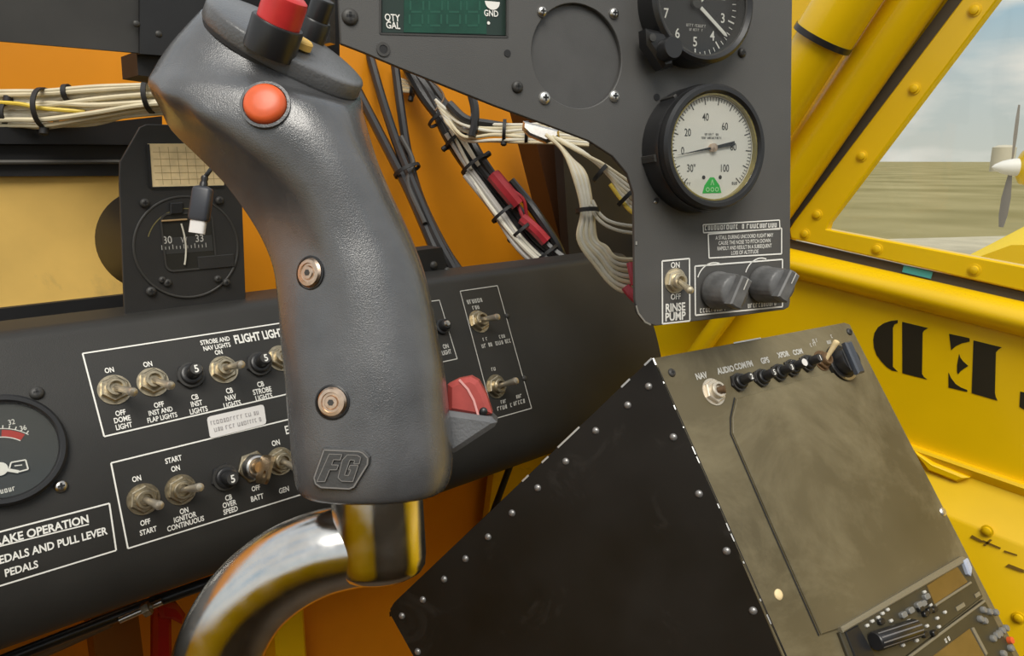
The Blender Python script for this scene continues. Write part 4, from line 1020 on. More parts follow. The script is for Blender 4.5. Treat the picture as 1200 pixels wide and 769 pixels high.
# orange button in the side of the head
of = grip_fr(311, 123)
b = MB(); b.loft([[of.p(r*math.cos(2*math.pi*k/32), r*math.sin(2*math.pi*k/32), z) for k in range(32)] for r, z in ((0.0086, -0.003), (0.0086, 0.0006), (0.0076, 0.0008), (0.0072, -0.002))], False, False); b.build('button_ring', CAPM, st_, world=True)
b = MB(); b.lathe([(0.0073, -0.004), (0.0073, 0.0008), (0.0068, 0.0022), (0.0055, 0.0030), (0.003, 0.0034), (1e-5, 0.0035)], 32, of); o = b.build('orange_button', ORB, st_, world=True); o['label'] = 'orange red round button in the side of the grip head'
# two countersunk screws
for (x, y) in ((363.5, 320), (389.5, 471.5)):
    f_ = grip_fr(x, y)
    b = MB(); b.loft([[f_.p(r*math.cos(2*math.pi*k/28), r*math.sin(2*math.pi*k/28), z) for k in range(28)] for r, z in ((0.0062, -0.002), (0.0063, 0.0003), (0.0057, 0.0005), (0.0054, -0.001))], False, False); b.build('screw_recess', DRK2, st_, world=True)
    b = MB(); b.lathe([(0.0054, -0.002), (0.0054, 0.0005), (0.0047, 0.0013), (0.0036, 0.0014), (0.0034, 0.0009), (0.0026, 0.0009), (0.0022, 0.0016), (1e-5, 0.0017)], 28, f_); s0 = b.build('screw', BRS, st_, world=True)
    b = MB(); b.prism([(0.0012*math.cos(k*math.pi/3), 0.0012*math.sin(k*math.pi/3)) for k in range(6)], 0.0012, 0.0018, 0, f_); b.build('recess', SHADE, s0, world=True)
# raised emblem: a leaning rounded badge with two block letters
ef = grip_fr(399, 548)
def eu(x, y): q = ef.I @ ef.hit(x, y); return (q.x, q.y)
zoomxy = lambda X, Y: (320+X/3.4964, 420+Y/3.4964)
EMB = mat('grip_emblem_plastic', (0.060, 0.060, 0.060), 0.38, bump=0.15, bscale=900)
EDGE = mat('worn_emblem_edge', (0.20, 0.19, 0.18), 0.35)
badge = [(208, 365), (362, 372), (378, 378), (400, 402), (398, 430), (338, 530), (318, 539), (195, 532), (172, 516), (165, 490)]
b = MB(); b.prism([eu(*zoomxy(x, y)) for x, y in badge], -0.0025, 0.0013, 0.0004, ef); eb = b.build('emblem', EMB, st_, world=True, smooth=20)
b = MB(); P = [eu(*zoomxy(x, y)) for x, y in badge]; cxm = sum(p[0] for p in P)/len(P); cym = sum(p[1] for p in P)/len(P)
P = [(cxm+(p[0]-cxm)*0.93, cym+(p[1]-cym)*0.91) for p in P]
for i in range(len(P)): b.seg(*P[i], *P[(i+1) % len(P)], 0.0005, 0.0015, ef)
b.build('emblem_rim', EDGE, eb, world=True, smooth=0)
FGp = {'f': [(238, 388), (290, 390), (283, 412), (255, 411), (248, 432), (276, 433), (268, 452), (240, 452), (220, 500), (188, 500)],
       'g': [(312, 391), (352, 393), (366, 402), (360, 428), (338, 428), (342, 413), (322, 412), (300, 474), (316, 476), (326, 452), (316, 452), (322, 434), (356, 434), (334, 500), (288, 498), (274, 484), (292, 412)]}
for nm, pp in FGp.items():
    b = MB(); b.prism([eu(*zoomxy(x, y)) for x, y in pp], 0.0012, 0.0021, 0.0, ef); lt = b.build('emblem_letter', EMB, eb, world=True, smooth=20)
    b = MB(); P = [eu(*zoomxy(x, y)) for x, y in pp]
    for i in range(len(P)): b.seg(*P[i], *P[(i+1) % len(P)], 0.00028, 0.0022, ef)
    b.build('letter_edge', EDGE, lt, world=True, smooth=0)
# trigger and its guard on the forward side
TF = Fr(at(545, 480, 0.30), RT, -FW)
def tu(x, y): return TF.uv(x, y)
b = MB(); b.prism([tu(x, y) for x, y in ((515, 478), (536, 481), (577, 487), (583, 493), (580, 498), (536, 527), (515, 535))], -0.011, 0.007, 0.002, TF); b.build('trigger_guard', CAPM, st_, world=True, smooth=20)
b = MB(); b.prism([tu(x, y) for x, y in ((525, 450), (537, 444), (552, 441), (561, 446), (570, 462), (577, 484), (560, 488), (525, 482))], -0.008, 0.004, 0.002, TF); tg = b.build('trigger', REDT, st_, world=True, smooth=20); tg['label'] = 'faded red trigger'
b = MB(); b.strip([TF.p(*tu(x, y), 0.0043) for x, y in ((539, 444), (549, 455), (556, 468), (561, 485))], [TF.ez]*4, 0.0009, 0.0002); b.build('trigger_seam', mat('pale_red', (0.72, 0.35, 0.33), 0.5), tg, world=True, smooth=0)
b = MB(); b.dome(0.0017, 0.001, fr=TF.subuv(*tu(567, 481), 0.004)); b.build('trigger_pin', DRK2, tg, world=True)
# chromed tube: upright socket and the long bend
b = MB(); b.tube([sp(441, 560), sp(443, 600), sp(446.5, 652), sp(447.2, 664), sp(447.6, 671), sp(447.9, 676)], [53.2*KS, 53.2*KS, 52.6*KS, 51*KS, 46*KS, 36*KS], 56); b.build('socket_tube', CHR, st_, world=True, smooth=50)
path = spline([sp(440, 640, -0.001), sp(412, 641, -0.001), sp(372, 650, -0.001), sp(330, 670, -0.001), sp(292, 702, -0.001), sp(264, 745, -0.001), sp(248, 795, -0.001), sp(240, 860, -0.001)], 7)
b = MB(); b.tube(path, [(46.5+4*min(1, i/20))*KS for i in range(len(path))], 56); b.build('curved_tube', CHR, st_, world=True, smooth=50)

# ------------------------------------------------------------------ USB cable hanging before the compass
uf = Fr(at(237, 235, 0.415), RT, -FW)
t = thing('usb_cable', 'black charging cable plug with white metal tip hanging before the compass', 'cable', uf)
ax = (uf.hit(232, 268)-uf.hit(241, 205)).normalized(); n_ = -FW; sx_ = ax.cross(n_)
ku = uf.scale(237, 235)
def rb(c, w, d): return [c+sx_*(w*math.copysign(abs(math.cos(a))**0.5, math.cos(a)))+n_*(d*math.copysign(abs(math.sin(a))**0.5, math.sin(a))) for a in [2*math.pi*k/20 for k in range(20)]]
top = uf.hit(238.5, 218)
b = MB(); b.loft([rb(top, 5*ku, 3*ku), rb(top+ax*2*ku, 10*ku, 6*ku), rb(top+ax*5*ku, 11.5*ku, 7*ku), rb(top+ax*38*ku, 12*ku, 7*ku), rb(top+ax*41*ku, 10.5*ku, 6*ku)]); b.build('plug_body', mat('slate_plug_plastic', (0.035, 0.038, 0.048), 0.4), t, world=True, smooth=50)
b = MB(); b.loft([rb(top+ax*40*ku, 9*ku, 4.5*ku), rb(top+ax*56*ku, 9*ku, 4.5*ku)]); b.build('plug_tip', STICK, t, world=True, smooth=50)
b = MB(); b.tube([top-ax*12*ku, top-ax*9*ku, top-ax*6*ku, top-ax*3*ku, top+ax*1*ku], [3.4*ku, 4.4*ku, 3.6*ku, 4.6*ku, 5*ku], 12); b.build('strain_relief', DRK2, t, world=True)
b = MB(); b.tube(spline([top-ax*10*ku, at(246, 200, 0.415), at(262, 178, 0.42), at(300, 120, 0.425), at(330, 20, 0.43), at(350, -40, 0.432)]), 2.6*ku, 8); b.build('cord', DRK2, t, world=True)

# ------------------------------------------------------------------ radio console (a wedge box, riveted)
A = at(765, 420, 0.50); Bp = at(995, 377, 0.61); Lp_ = at(920, 769, 0.458); Pp = at(458, 712, 0.57)
fn = (Bp-A).cross(Lp_-A).normalized()
if fn.dot(FW) > 0: fn = -fn
RF = Fr(A, Bp-A, fn)
sn = (Lp_-A).cross(Pp-A).normalized()
if sn.dot(FW) > 0: sn = -sn
SDF = Fr(A, A-Pp, sn)
rc = thing('radio_console', 'wedge shaped black riveted box with a dusty olive face against the yellow side', 'console', Fr(at(800, 900, 0.55), (1, 0, 0), (0, 0, 1)))
def ru(x, y, w=0.0): return RF.uv(x, y, w)
def su(x, y, w=0.0): return SDF.uv(x, y, w)
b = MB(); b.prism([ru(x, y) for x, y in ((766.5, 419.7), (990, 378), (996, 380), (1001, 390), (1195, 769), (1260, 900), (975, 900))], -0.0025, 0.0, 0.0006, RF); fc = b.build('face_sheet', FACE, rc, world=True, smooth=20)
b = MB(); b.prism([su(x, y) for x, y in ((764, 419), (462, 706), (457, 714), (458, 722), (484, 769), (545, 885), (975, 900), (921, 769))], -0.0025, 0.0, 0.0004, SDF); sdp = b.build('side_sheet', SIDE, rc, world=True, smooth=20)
# back and far side close the box
Q2 = [A, Bp, Bp+(Pp-A)*0.9, Pp]
b = MB(); off = (RF.ez*-1)*0.004
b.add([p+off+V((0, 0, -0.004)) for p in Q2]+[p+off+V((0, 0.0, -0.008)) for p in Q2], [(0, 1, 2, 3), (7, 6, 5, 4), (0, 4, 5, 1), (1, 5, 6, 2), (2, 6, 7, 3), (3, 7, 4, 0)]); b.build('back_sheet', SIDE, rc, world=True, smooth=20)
# worn corner: a bright bare-metal edge in broken lengths
b = MB()
def edge_bits(p, q, bits, n, w, lift=0.0006):
    for a, c in bits:
        b = MB(); b.strip([p+(q-p)*a+n*lift, p+(q-p)*c+n*lift], [n, n], w, 0.0002); o = b.build('bare_patch', ALU, rc, world=True, smooth=0); o['label'] = 'worn bare metal patch on an edge'
en = (RF.ez+SDF.ez).normalized()
Lx = RF.hit(920, 769); 
edge_bits(A, Lx, [(0.0, 0.025), (0.085, 0.092), (0.17, 0.185), (0.245, 0.25), (0.315, 0.342), (0.35, 0.372), (0.51, 0.525), (0.575, 0.60), (0.61, 0.635), (0.70, 0.707), (0.82, 0.828), (0.87, 0.90)], en, 0.0010)
P0s, P1s = SDF.hit(764, 420), SDF.hit(462, 707)
edge_bits(P0s, P1s, [(0.0, 0.025), (0.075, 0.105), (0.255, 0.335), (0.37, 0.395), (0.445, 0.47)], sn, 0.0013)
A2, B2 = RF.hit(768, 419.3), RF.hit(992, 378)
edge_bits(A2, B2, [(0.36, 0.50)], RF.ez, 0.0010)
b = MB(); b.strip([SDF.hit(771, 430, .0004), SDF.hit(922, 769, .0004)], [sn]*2, 0.0006, 0.0003); b.build('edge_groove', DRK, rc, world=True, smooth=0)
# rivets: one mesh, copied
rp_ = [(760, 453), (735.5, 475), (698, 505), (663, 541), (630, 572), (600, 601.5), (572, 629.5), (545.5, 655), (520.5, 679), (495.5, 703), (471, 722), (489.5, 764), (789, 512.5), (819, 579), (851.5, 646), (882.5, 716)]
rv0 = None; RIV = mat('worn_rivet_head', (0.30, 0.29, 0.28), 0.30, 0.6)
rinv = WM[rc].inverted()
for (x, y) in rp_:
    f_ = SDF.sub(x, y)
    if rv0 is None:
        b = MB(); b.dome(0.0026, 0.0017, 16); rv0 = b.build('rivet', RIV, rc); rv0.matrix_local = rinv @ f_.M
    else: copy_part(rv0, rc, rinv @ f_.M)
# raised cover plate on the face
b = MB(); cpp = [(862, 468), (857, 490), (857.5, 508), (905, 618), (961, 744), (985, 736), (1128, 656), (1120, 640), (1040, 486), (1010, 430), (940, 445)]
b.prism([ru(x, y) for x, y in cpp], 0.0, 0.0016, 0.0006, RF); cvp = b.build('cover_sheet', FACE, rc, world=True, smooth=20)
b = MB(); Pg = [RF.hit(x, y, 0.0004) for x, y in ((861, 466), (856, 490), (856.3, 508.5), (904, 619), (960, 745.5))]
b.strip(Pg, [RF.ez]*5, 0.0012, 0.0); b.build('seam_shadow_gap', DRK, rc, world=True, smooth=0)
for x, y, m in ((787, 437, SHADE), (912, 697, CARD), (1104.5, 600, ALU), (995, 389, SHADE)):
    screw('screw', RF.sub(x, y), 0.0034 if y > 500 else 0.0030, 0.0016, m, rc, y < 500)
# print above the row of breakers
b = MB(); k = RF.scale(880, 440)
for s, x, y, h, w in (('NAV', 821.5, 440.5, 6, 16), ('AUDIO', 850, 433.5, 6, 15), ('COM', 867, 429, 6, 9), ('FM', 878, 426.5, 6, 7), ('GPS', 896, 422.5, 6, 12), ('XPDR', 917.5, 415.5, 5.6, 13), ('COM', 934.5, 412.5, 5.6, 12)):
    b.text(s, h*k*1.15, *ru(x, y), 'CENTER', 0.85, 0.04, 0.0003, RF)
for s, x, y, w, sd_ in ((1, 953, 404, 12, 71), (2, 957, 399, 16, 72), (3, 976, 394, 8, 73), (4, 972, 401, 10, 74)):
    u, v = ru(x, y); scribble(b, u-w/2*k, u+w/2*k, v, 4.5*k, 0.0003, RF, sd_)
o = b.build('lettering', LGT, fc, world=True, smooth=0)
toggle(RF.sub(836, 459.5), None, 'pale nut with a stubby brown lever at the left of the radio console row', r=0.0080, m=mat('pale_aluminium_nut', (0.70, 0.63, 0.52), 0.4, 0.6), lever=BRN, tilt=(0.0035, -0.001, 0.0085))
for x, y, lab, tm, nm in ((864, 448.5, 'first dark breaker right of the pale nut on the radio console', SHADE, '2'), (890.5, 443.5, 'second dark breaker right of the pale nut on the radio console', SHADE, '5'),
                      (911, 437.5, 'third dark breaker right of the pale nut on the radio console', SHADE, '3'), (926, 432, 'dark breaker with a white tip on the radio console', STICK, None), (944, 426.5, 'last dark breaker before the brown switch on the radio console', SHADE, '1')):
    breaker(RF.sub(x, y), None, lab, 0.0064, nm, tm, group='breakers on the radio console')
toggle(RF.sub(963, 423), None, 'brown bodied switch with a pale tip left of the big knob on the radio console', r=0.0068, m=BRN, lever=CARD, tilt=(0.004, 0.010, 0.017))
kf_ = RF.sub(984, 426)
t = thing('selector_knob', 'large black and chrome knob at the top right corner of the radio console', 'knob', kf_)
b = MB(); b.lathe([(0.0150, 0), (0.0150, 0.002), (0.0138, 0.0035), (1e-5, 0.0035)], 36); b.build('skirt', DRK2, t)
b = MB(); b.arc(0.0130, 0.0150, R(165), R(300), 0.0037, 24); b.build('skirt_edge', STL, t, smooth=0)
b = MB(); b.lathe([(0.0108, 0.0035), (0.0106, 0.010), (0.0098, 0.0115), (1e-5, 0.0115)], 36); b.build('knob_body', DRK2, t)
b = MB(); b.prism([(-0.004, -0.013), (0.004, -0.013), (0.004, 0.013), (-0.004, 0.013)], 0.0110, 0.0155, 0.0012); gb = b.build('grip_bar', mat('slate_bar', (0.05, 0.06, 0.08), 0.25), t)
b = MB(); b.seg(0.0062, -0.010, 0.0062, 0.010, 0.0018, 0.0119); b.seg(-0.0065, -0.009, -0.0065, 0.009, 0.0014, 0.0119); b.build('chrome_line', STL, t, smooth=0)

# two radios let into the lower right of the face
rex = (RF.hit(1128, 653)-RF.hit(985, 736)).normalized()
XF = Fr(RF.hit(985, 736), rex, RF.ez)
def xu(x, y, w=0.0): return XF.uv(x, y, w)
ZP = lambda X, Y: (960+X/5, 620+Y/5)
ZR = lambda X, Y: (1040+X/7.056, 660+Y/7.056)
RADF = mat('radio_face_plastic', (0.050, 0.044, 0.028), 0.42, vary=0.15, vscale=40)
RADB = mat('grey_radio_button', (0.20, 0.20, 0.19), 0.45)
RIDGE = mat('pale_worn_ridge', (0.22, 0.195, 0.135), 0.45)
r1 = thing('audio_radio', 'upper radio at the bottom right, with rows of small buttons and a tan screen', 'radio', XF)
def xpoly(P): return [xu(*p) for p in P]
b = MB(); b.prism(xpoly([(980, 742), (1127, 656), (1134, 668), (1148, 700), (1055, 772), (1020, 800), (1002, 800)]), 0.0003, 0.0030, 0.0008); b.build('radio_face', RADF, r1)
b = MB(); b.prism(xpoly([(979, 735.5), (1121, 652.5), (1126, 655), (1125, 660), (982, 742)]), 0.0, 0.0052, 0.0010); b.build('top_ledge', RIDGE, r1)
b = MB(); b.prism(xpoly([(1081, 687), (1116, 663.5), (1129, 683), (1090, 709)]), 0.003, 0.0038, 0.0004); sc1 = b.build('screen', TANS, r1)
b = MB(); b.prism(xpoly([(1091, 711.5), (1133, 684.5), (1131.5, 682), (1090, 708.5)]), 0.003, 0.0048, 0.0006); b.build('screen_ledge', RIDGE, r1)
b = MB(); b.prism(xpoly([(1121, 658), (1126, 655), (1131, 667), (1130, 676), (1127, 674)]), 0.002, 0.0065, 0.0012); o = b.build('card_clip', mat('pale_blue_clip', (0.45, 0.50, 0.62), 0.3), r1); o['label'] = 'pale blue clip at the corner of the radio'
bt0 = None
def radio_buttons(root, pts, m, r=0.0020, h=0.0022, base=0.0030):
    p0 = None
    for (x, y) in pts:
        u, v = xu(x, y); M = Matrix.Translation((u, v, base))
        if p0 is None:
            b = MB(); b.prism(rrect(-r*1.25, -r*0.8, r*1.25, r*0.8, r*0.5, 3), 0, h, 0.0005); p0 = b.build('button', m, root); p0.matrix_local = M
        else: copy_part(p0, root, M)
radio_buttons(r1, [ZP(*p) for p in ((255, 568), (285, 542), (320, 520), (345, 497), (375, 475), (395, 540), (450, 398), (590, 372), (625, 447), (605, 570), (665, 525), (675, 575), (710, 490), (545, 655), (522, 637), (465, 682), (500, 540))], LGT, 0.0012, 0.0016)
radio_buttons(r1, [ZP(*p) for p in ((460, 505), (502, 480), (550, 447), (575, 440), (595, 400))], RADB, 0.0024, 0.003)
radio_buttons(r1, [ZP(*p) for p in ((612, 480), (590, 500), (560, 470), (640, 475), (600, 430), (330, 545), (420, 590), (640, 610), (585, 620))], DRK2, 0.0022, 0.003)
b = MB(); pts = [ZP(805, 458), ZP(905, 388), ZP(300, 585)]
for (px, py, hw) in ((1120.5, 711.5, 9), (1140.5, 697.5, 5.5)):
    u, v = xu(px, py); kk = XF.scale(1100, 700); b.prism([(u-hw*kk, v-2.2*kk), (u+hw*kk, v-2.2*kk), (u+hw*kk, v+2.2*kk), (u-hw*kk, v+2.2*kk)], 0.003, 0.0036)
b.build('legend_strip', RIDGE, r1, smooth=0)
# the long knob lying across the radio
ka, kb = XF.hit(1025, 752, 0.008), XF.hit(1074, 736, 0.008); dk = (kb-ka).normalized()
b = MB(); b.tube([ka, ka+dk*0.001, kb-dk*0.001, kb], [0.0052, 0.0060, 0.0060, 0.0052], 24)
kn = b.build('rocker_bar', DRK2, r1, world=True)
b = MB()
side_ = dk.cross(XF.ez).normalized()
for a in (-50, -20, 10, 40, 70):
    n_ = (XF.ez*math.cos(R(a))+side_*math.sin(R(a))); b.strip([ka+dk*0.001+n_*0.0060, kb-dk*0.001+n_*0.0060], [n_]*2, 0.0009, 0.0002)
b.build('bar_rib', mat('grey_rib', (0.16, 0.16, 0.17), 0.35), kn, world=True, smooth=0)
b = MB(); b.prism(xpoly([(985, 741), (1000, 733), (1020, 769), (1004, 790)]), 0.003, 0.0042, 0.0006); b.build('end_block', DRK2, r1)
r2 = thing('radio_transceiver', 'lower radio cut by the bottom right corner, with a cluster of round buttons', 'radio', XF)
b = MB(); b.prism(xpoly([(1057, 774), (1149, 703), (1152, 707), (1200, 800), (1040, 800)]), 0.0003, 0.0030, 0.0008); b.build('radio_face', RADF, r2)
b = MB(); b.prism(xpoly([(1056, 771), (1148, 703.5), (1149.5, 706), (1058, 774)]), 0.003, 0.0044, 0.0006); b.build('top_ledge', RIDGE, r2)
b = MB(); b.prism(xpoly([(1088, 769), (1131, 737), (1150, 772), (1140, 800), (1075, 800)]), 0.003, 0.0038, 0.0004); b.build('screen', TANS, r2)
b = MB(); b.prism(xpoly([(1132, 737), (1135, 735.5), (1151, 766), (1149, 769)]), 0.003, 0.0046, 0.0004); b.build('screen_edge', RIDGE, r2)
b = MB(); u, v = xu(1105, 750); kk = XF.scale(1105, 750); scribble(b, u-6*kk, u+6*kk, v, 4.6*kk, 0.0032, None, 81); b.build('lettering', WHT, r2, smooth=0)
p0 = None
for (x, y) in [ZR(750, 390), ZR(800, 405), ZR(850, 410), ZR(760, 480), ZR(725, 465), ZR(935, 540), ZR(880, 585), ZR(830, 625), ZR(905, 560), ZR(975, 705), ZR(915, 750), ZR(860, 600)]:
    u, v = xu(x, y); M = Matrix.Translation((u, v, 0.003))
    if p0 is None:
        b = MB(); b.lathe([(0.0025, 0), (0.0024, 0.0022), (0.0019, 0.0028), (1e-5, 0.0029)], 18); p0 = b.build('button', RADB, r2); p0.matrix_local = M
    else: copy_part(p0, r2, M)
u, v = xu(*ZR(968, 640)); b = MB(); b.lathe([(0.0026, 0.003), (0.0024, 0.006), (1e-5, 0.0064)], 16, cx=u, cy=v); o = b.build('button', ORB, r2); o['label'] = 'orange button'

# ------------------------------------------------------------------ wiring
def harness(name, label, fr_pt, strands, ties, group=None):
    """strands: (part name, material, radius, [(x, y, depth)...]); ties: (x, y, depth, radius, dirx, diry)"""
    t = thing(name, label, 'wiring', wfr(at(*fr_pt)), group)
    for nm, m, r, P in strands:
        b = MB(); b.tube(spline([at(*p) for p in P], 6), r, 8); b.build(nm, m, t, world=True)
    for x, y, dp, r, dx, dy, knob_ in ties:
        c = at(x, y, dp); d = (at(x+dx, y+dy, dp)-c).normalized(); e1 = (-FW-d*(-FW).dot(d)).normalized(); e2 = d.cross(e1)
        b = MB(); n = 24
        rg = [[c+d*(w)+(e1*math.cos(2*math.pi*k/n)+e2*math.sin(2*math.pi*k/n))*rr for k in range(n)] for rr, w in ((r, -0.0016), (r+0.0011, -0.0016), (r+0.0011, 0.0016), (r, 0.0016), (r, -0.0016))]
        b.loft(rg, False, False)
        if knob_: q = c+e2*knob_*(r+0.001)+e1*0.001; b.tube([q-e2*0.002*knob_, q-e2*0.001*knob_, q+e2*0.0035*knob_, q+e2*0.0045*knob_], [0.0018, 0.0029, 0.0029, 0.0015], 12)
        b.build('cable_tie', DRK, t, world=True)
    return t
rg = random.Random(3)
S = []
# white bundle across the left
L0 = [(-20, 108, .0018), (-20, 114, .0018), (-20, 120, .0018), (-20, 126, .0017), (-20, 131, .0017), (-20, 136, .0018), (-20, 141, .0018), (-20, 146, .0017), (-20, 117, .0017), (-20, 128, .0017), (-20, 139, .0017), (-20, 144, .0016), (-20, 112, .0017), (-20, 123, .0017), (-20, 134, .0017), (-20, 147, .0016)]
mids = [107, 112, 117, 124, 129, 134, 140, 146, 114, 121, 137, 149, 110, 119, 131, 147]
mids2 = [103, 107, 111, 116, 120, 127, 134, 144, 109, 124, 131, 141, 105, 114, 122, 139]
ends = [101, 104, 108, 112, 116, 119, 124, 131, 106, 121, 127, 135, 103, 110, 115, 129]
for i, (x, y, r) in enumerate(L0):
    dp = 0.50+0.004*((i*5) % 3)-(0.003 if i in (1, 4, 6) else 0)
    S.append(('wire', CRM2 if i % 3 else CRM, r, [(-30, y, dp), (20, (y+mids[i])/2, dp), (54, mids[i], dp), (110, mids2[i]+rg.uniform(-1.5, 1.5), dp), (170, ends[i]-1, dp), (230, ends[i]-4, dp+0.01), (300, ends[i]-8, dp+0.02)]))
S.append(('wire', YWR, 0.0014, [(-30, 119, .497), (20, 121.5, .496), (50, 127, .497), (100, 131, .503)]))
h1 = harness('wire_bundle', 'bundle of cream white wires with black ties across the upper left', (70, 130, 0.5), S,
             [(53, 127.5, 0.502, 0.0128, 1, 0.02, 1), (79, 109, 0.503, 0.0048, 1, -0.06, 0), (177, 113, 0.503, 0.0105, 1, -0.05, 0), (10, 134, 0.502, 0.0072, 1, 0.03, -1)])
# diagonal thick harness before the orange firewall
S = []
D = 0.76
def dg(off, dp, r, m, P0=(478, 68), nm='wire', wob=3, a=0.0, c=1.0, seed=0):
    base = [(478, 70), (505, 110), (530, 152), (557, 195), (590, 240), (622, 282), (662, 318)]
    rr = random.Random(seed); n = len(base)
    P = []
    for i, (x, y) in enumerate(base):
        f__ = i/(n-1)
        if f__ < a-1e-6 or f__ > c+1e-6: continue
        P.append((x+off*0.8+rr.uniform(-wob, wob), y-off*0.55+rr.uniform(-wob, wob), dp+rr.uniform(-0.004, 0.004)))
    S.append((nm, m, r, P))
for k, (off, r) in enumerate(((-7, 0.0056), (3, 0.0066), (10, 0.0052), (-2, 0.006), (7, 0.0046))): dg(off, D-0.005+0.003*(k % 2), r, DRK2, nm='black_cable', seed=k, wob=5, c=1.0)
for k, off in enumerate((-15, -11, -8, -13, -17, -6, -10)): dg(off, D-0.012+0.003*(k % 3), 0.0023, CRM2 if k % 2 else mat('grey_wire_%d' % k if False else 'grey_wire', (0.42, 0.40, 0.37), 0.5), nm='wire', a=0.45 if k < 5 else 0.3, seed=20+k, wob=1.5)
for k, off in enumerate((7, 2, -4)): dg(off, D-0.014, 0.0018, CRM2, nm='wire', a=0.3, c=0.55, seed=40+k, wob=3)
S.append(('red_sleeve', REDW, 0.0075, [(578, 205, D-0.014), (592, 222, D-0.016), (607, 240, D-0.014)]))
S.append(('red_sleeve', REDW, 0.0062, [(612, 256, D-0.012), (626, 268, D-0.014), (640, 283, D-0.012)]))
S.append(('red_wire', REDW, 0.0018, [(607, 240, D-0.014), (613, 255, D-0.016), (622, 268, D-0.013)]))
S.append(('red_wire', REDW, 0.0018, [(585, 215, D-0.018), (612, 232, D-0.018), (618, 254, D-0.014), (630, 266, D-0.012)]))
S.append(('black_cable', DRK2, 0.0048, [(598, 212, D-0.01), (618, 236, D-0.008), (634, 258, D-0.01), (652, 286, D-0.008), (660, 305, D)]))
S.append(('copper_wire', BRN, 0.0010, [(470, 72, D-0.02), (500, 90, D-0.02), (520, 112, D-0.018), (510, 130, D-0.02)]))
harness('diagonal_harness', 'thick black and red wiring harness running diagonally before the orange sheet', (590, 240, D), S,
        [(516, 138, D-0.006, 0.0135, 0.6, 0.8, -1), (556, 193, D-0.006, 0.015, 0.6, 0.8, -1), (590, 250, D-0.010, 0.0135, 0.6, 0.75, -1), (640, 298, D-0.006, 0.0140, 0.6, 0.75, 0), (536, 163, D-0.006, 0.0140, 0.6, 0.8, 1), (612, 270, D-0.008, 0.0130, 0.6, 0.75, 1)])
# level bundle under the panel edge
S = []
for k in range(8): 
    y = 144+k*2.9; S.append(('wire', CRM if k % 2 else CRM2, 0.0017, [(510+k*1.5, 117+k*3, 0.728), (526, 131+k*2.2, 0.726), (545, y-1+rg.uniform(-4, 4), 0.725+rg.uniform(-.006, .006)), (580, y+2+rg.uniform(-3.5, 3.5), 0.712+rg.uniform(-.005, .005)), (615, y+2.5, 0.70), (650, y+2+(k-3)*0.3, 0.69), (690, y+6, 0.69)]))
S.append(('black_cable', DRK2, 0.0042, [(548, 96, 0.715), (556, 125, 0.715), (556, 146, 0.715), (553, 160, 0.715)]))
S.append(('black_cable', DRK2, 0.0046, [(526, 122, 0.722), (546, 140, 0.72), (575, 146, 0.718), (600, 150, 0.72)]))
harness('level_harness', 'short cream bundle with black ties just under the edge of the gauge panel', (590, 155, 0.71), S,
        [(591, 153, 0.709, 0.0095, 1, 0.05, 1), (554, 140, 0.722, 0.0085, 1, 0.1, 0), (617, 155, 0.70, 0.0095, 1, 0.05, 0)])
# upper left cluster of tan wires
S = []
for k in range(7):
    y = 88+k*3.4; S.append(('wire', CARD if k % 2 else CRM, 0.0017, [(405, y-18+k, 0.77), (440, y-2, 0.77), (472, y+6-k*1.2, 0.765), (500, y+16-k*2.5, 0.765), (516, y+22-k*2.2, 0.77)]))
harness('tan_wire_bundle', 'small fan of tan wires beside the top of the grip cap', (460, 95, 0.77), S, [(484, 104, 0.765, 0.0085, 1, 0.2, 1)])
# black tube pair crossing to the console
S = [('black_cable', DRK2, 0.0048, [(400, 70, 0.74), (425, 118, 0.73), (456, 178, 0.71), (480, 225, 0.69), (506, 285, 0.67), (525, 330, 0.66)]),
     ('black_cable', DRK2, 0.0044, [(432, 60, 0.74), (446, 110, 0.73), (464, 165, 0.71), (488, 225, 0.69), (512, 280, 0.67), (540, 330, 0.66)]),
     ('black_cable', DRK2, 0.0044, [(462, 70, 0.745), (470, 130, 0.735), (478, 180, 0.715), (492, 232, 0.695), (520, 290, 0.672), (548, 332, 0.66)]),
     ('black_cable', SHADE, 0.0024, [(470, 160, 0.705), (484, 190, 0.70), (478, 215, 0.69), (498, 262, 0.67)])]
harness('black_hoses', 'black hoses running down beside the grip to the console edge', (480, 220, 0.69), S, [(477, 200, 0.70, 0.0125, 0.45, 0.9, 0)])
rg = random.Random(11)
# looped white wires right of the orange sheet
S = []
for k in range(7):
    o_ = (k-3)*2.6
    S.append(('wire', CRM2 if k % 2 else CRM, 0.0016, [(640+k*2, 158+k*1.2, 0.60), (664+o_*0.6, 176+k*1.6, 0.59), (679+o_*0.9, 205, 0.58), (688+o_*0.75, 246, 0.575-0.002*(k % 2)), (688+o_*1.3, 280, 0.57), (698+k*2.2+rg.uniform(-2, 2), 311-k*3.6, 0.565), (724, 339-k*6.0, 0.56), (762, 347-k*7.2, 0.56)]))
for k in range(6):
    S.append(('wire', CRM2 if k % 3 else CRM, 0.0014, [(648+k*2, 160+k*0.8, 0.60), (675+k*2.5, 176+k*1.0, 0.585), (706+k*2.2, 196+k*3.6-4, 0.575), (730, 214+k*5.2-6, 0.57), (770, 240+k*7-6, 0.56)]))
S.append(('wire', CRM2, 0.0014, [(694, 235, 0.572), (704, 252, 0.57), (722, 262, 0.565), (765, 268, 0.56)]))
S.append(('wire', CRM2, 0.0014, [(692, 240, 0.572), (702, 258, 0.57), (724, 270, 0.565), (765, 276, 0.56)]))
S.append(('wire', YWR, 0.0016, [(715, 216, 0.572), (728, 234, 0.57), (740, 248, 0.565), (765, 262, 0.56)]))
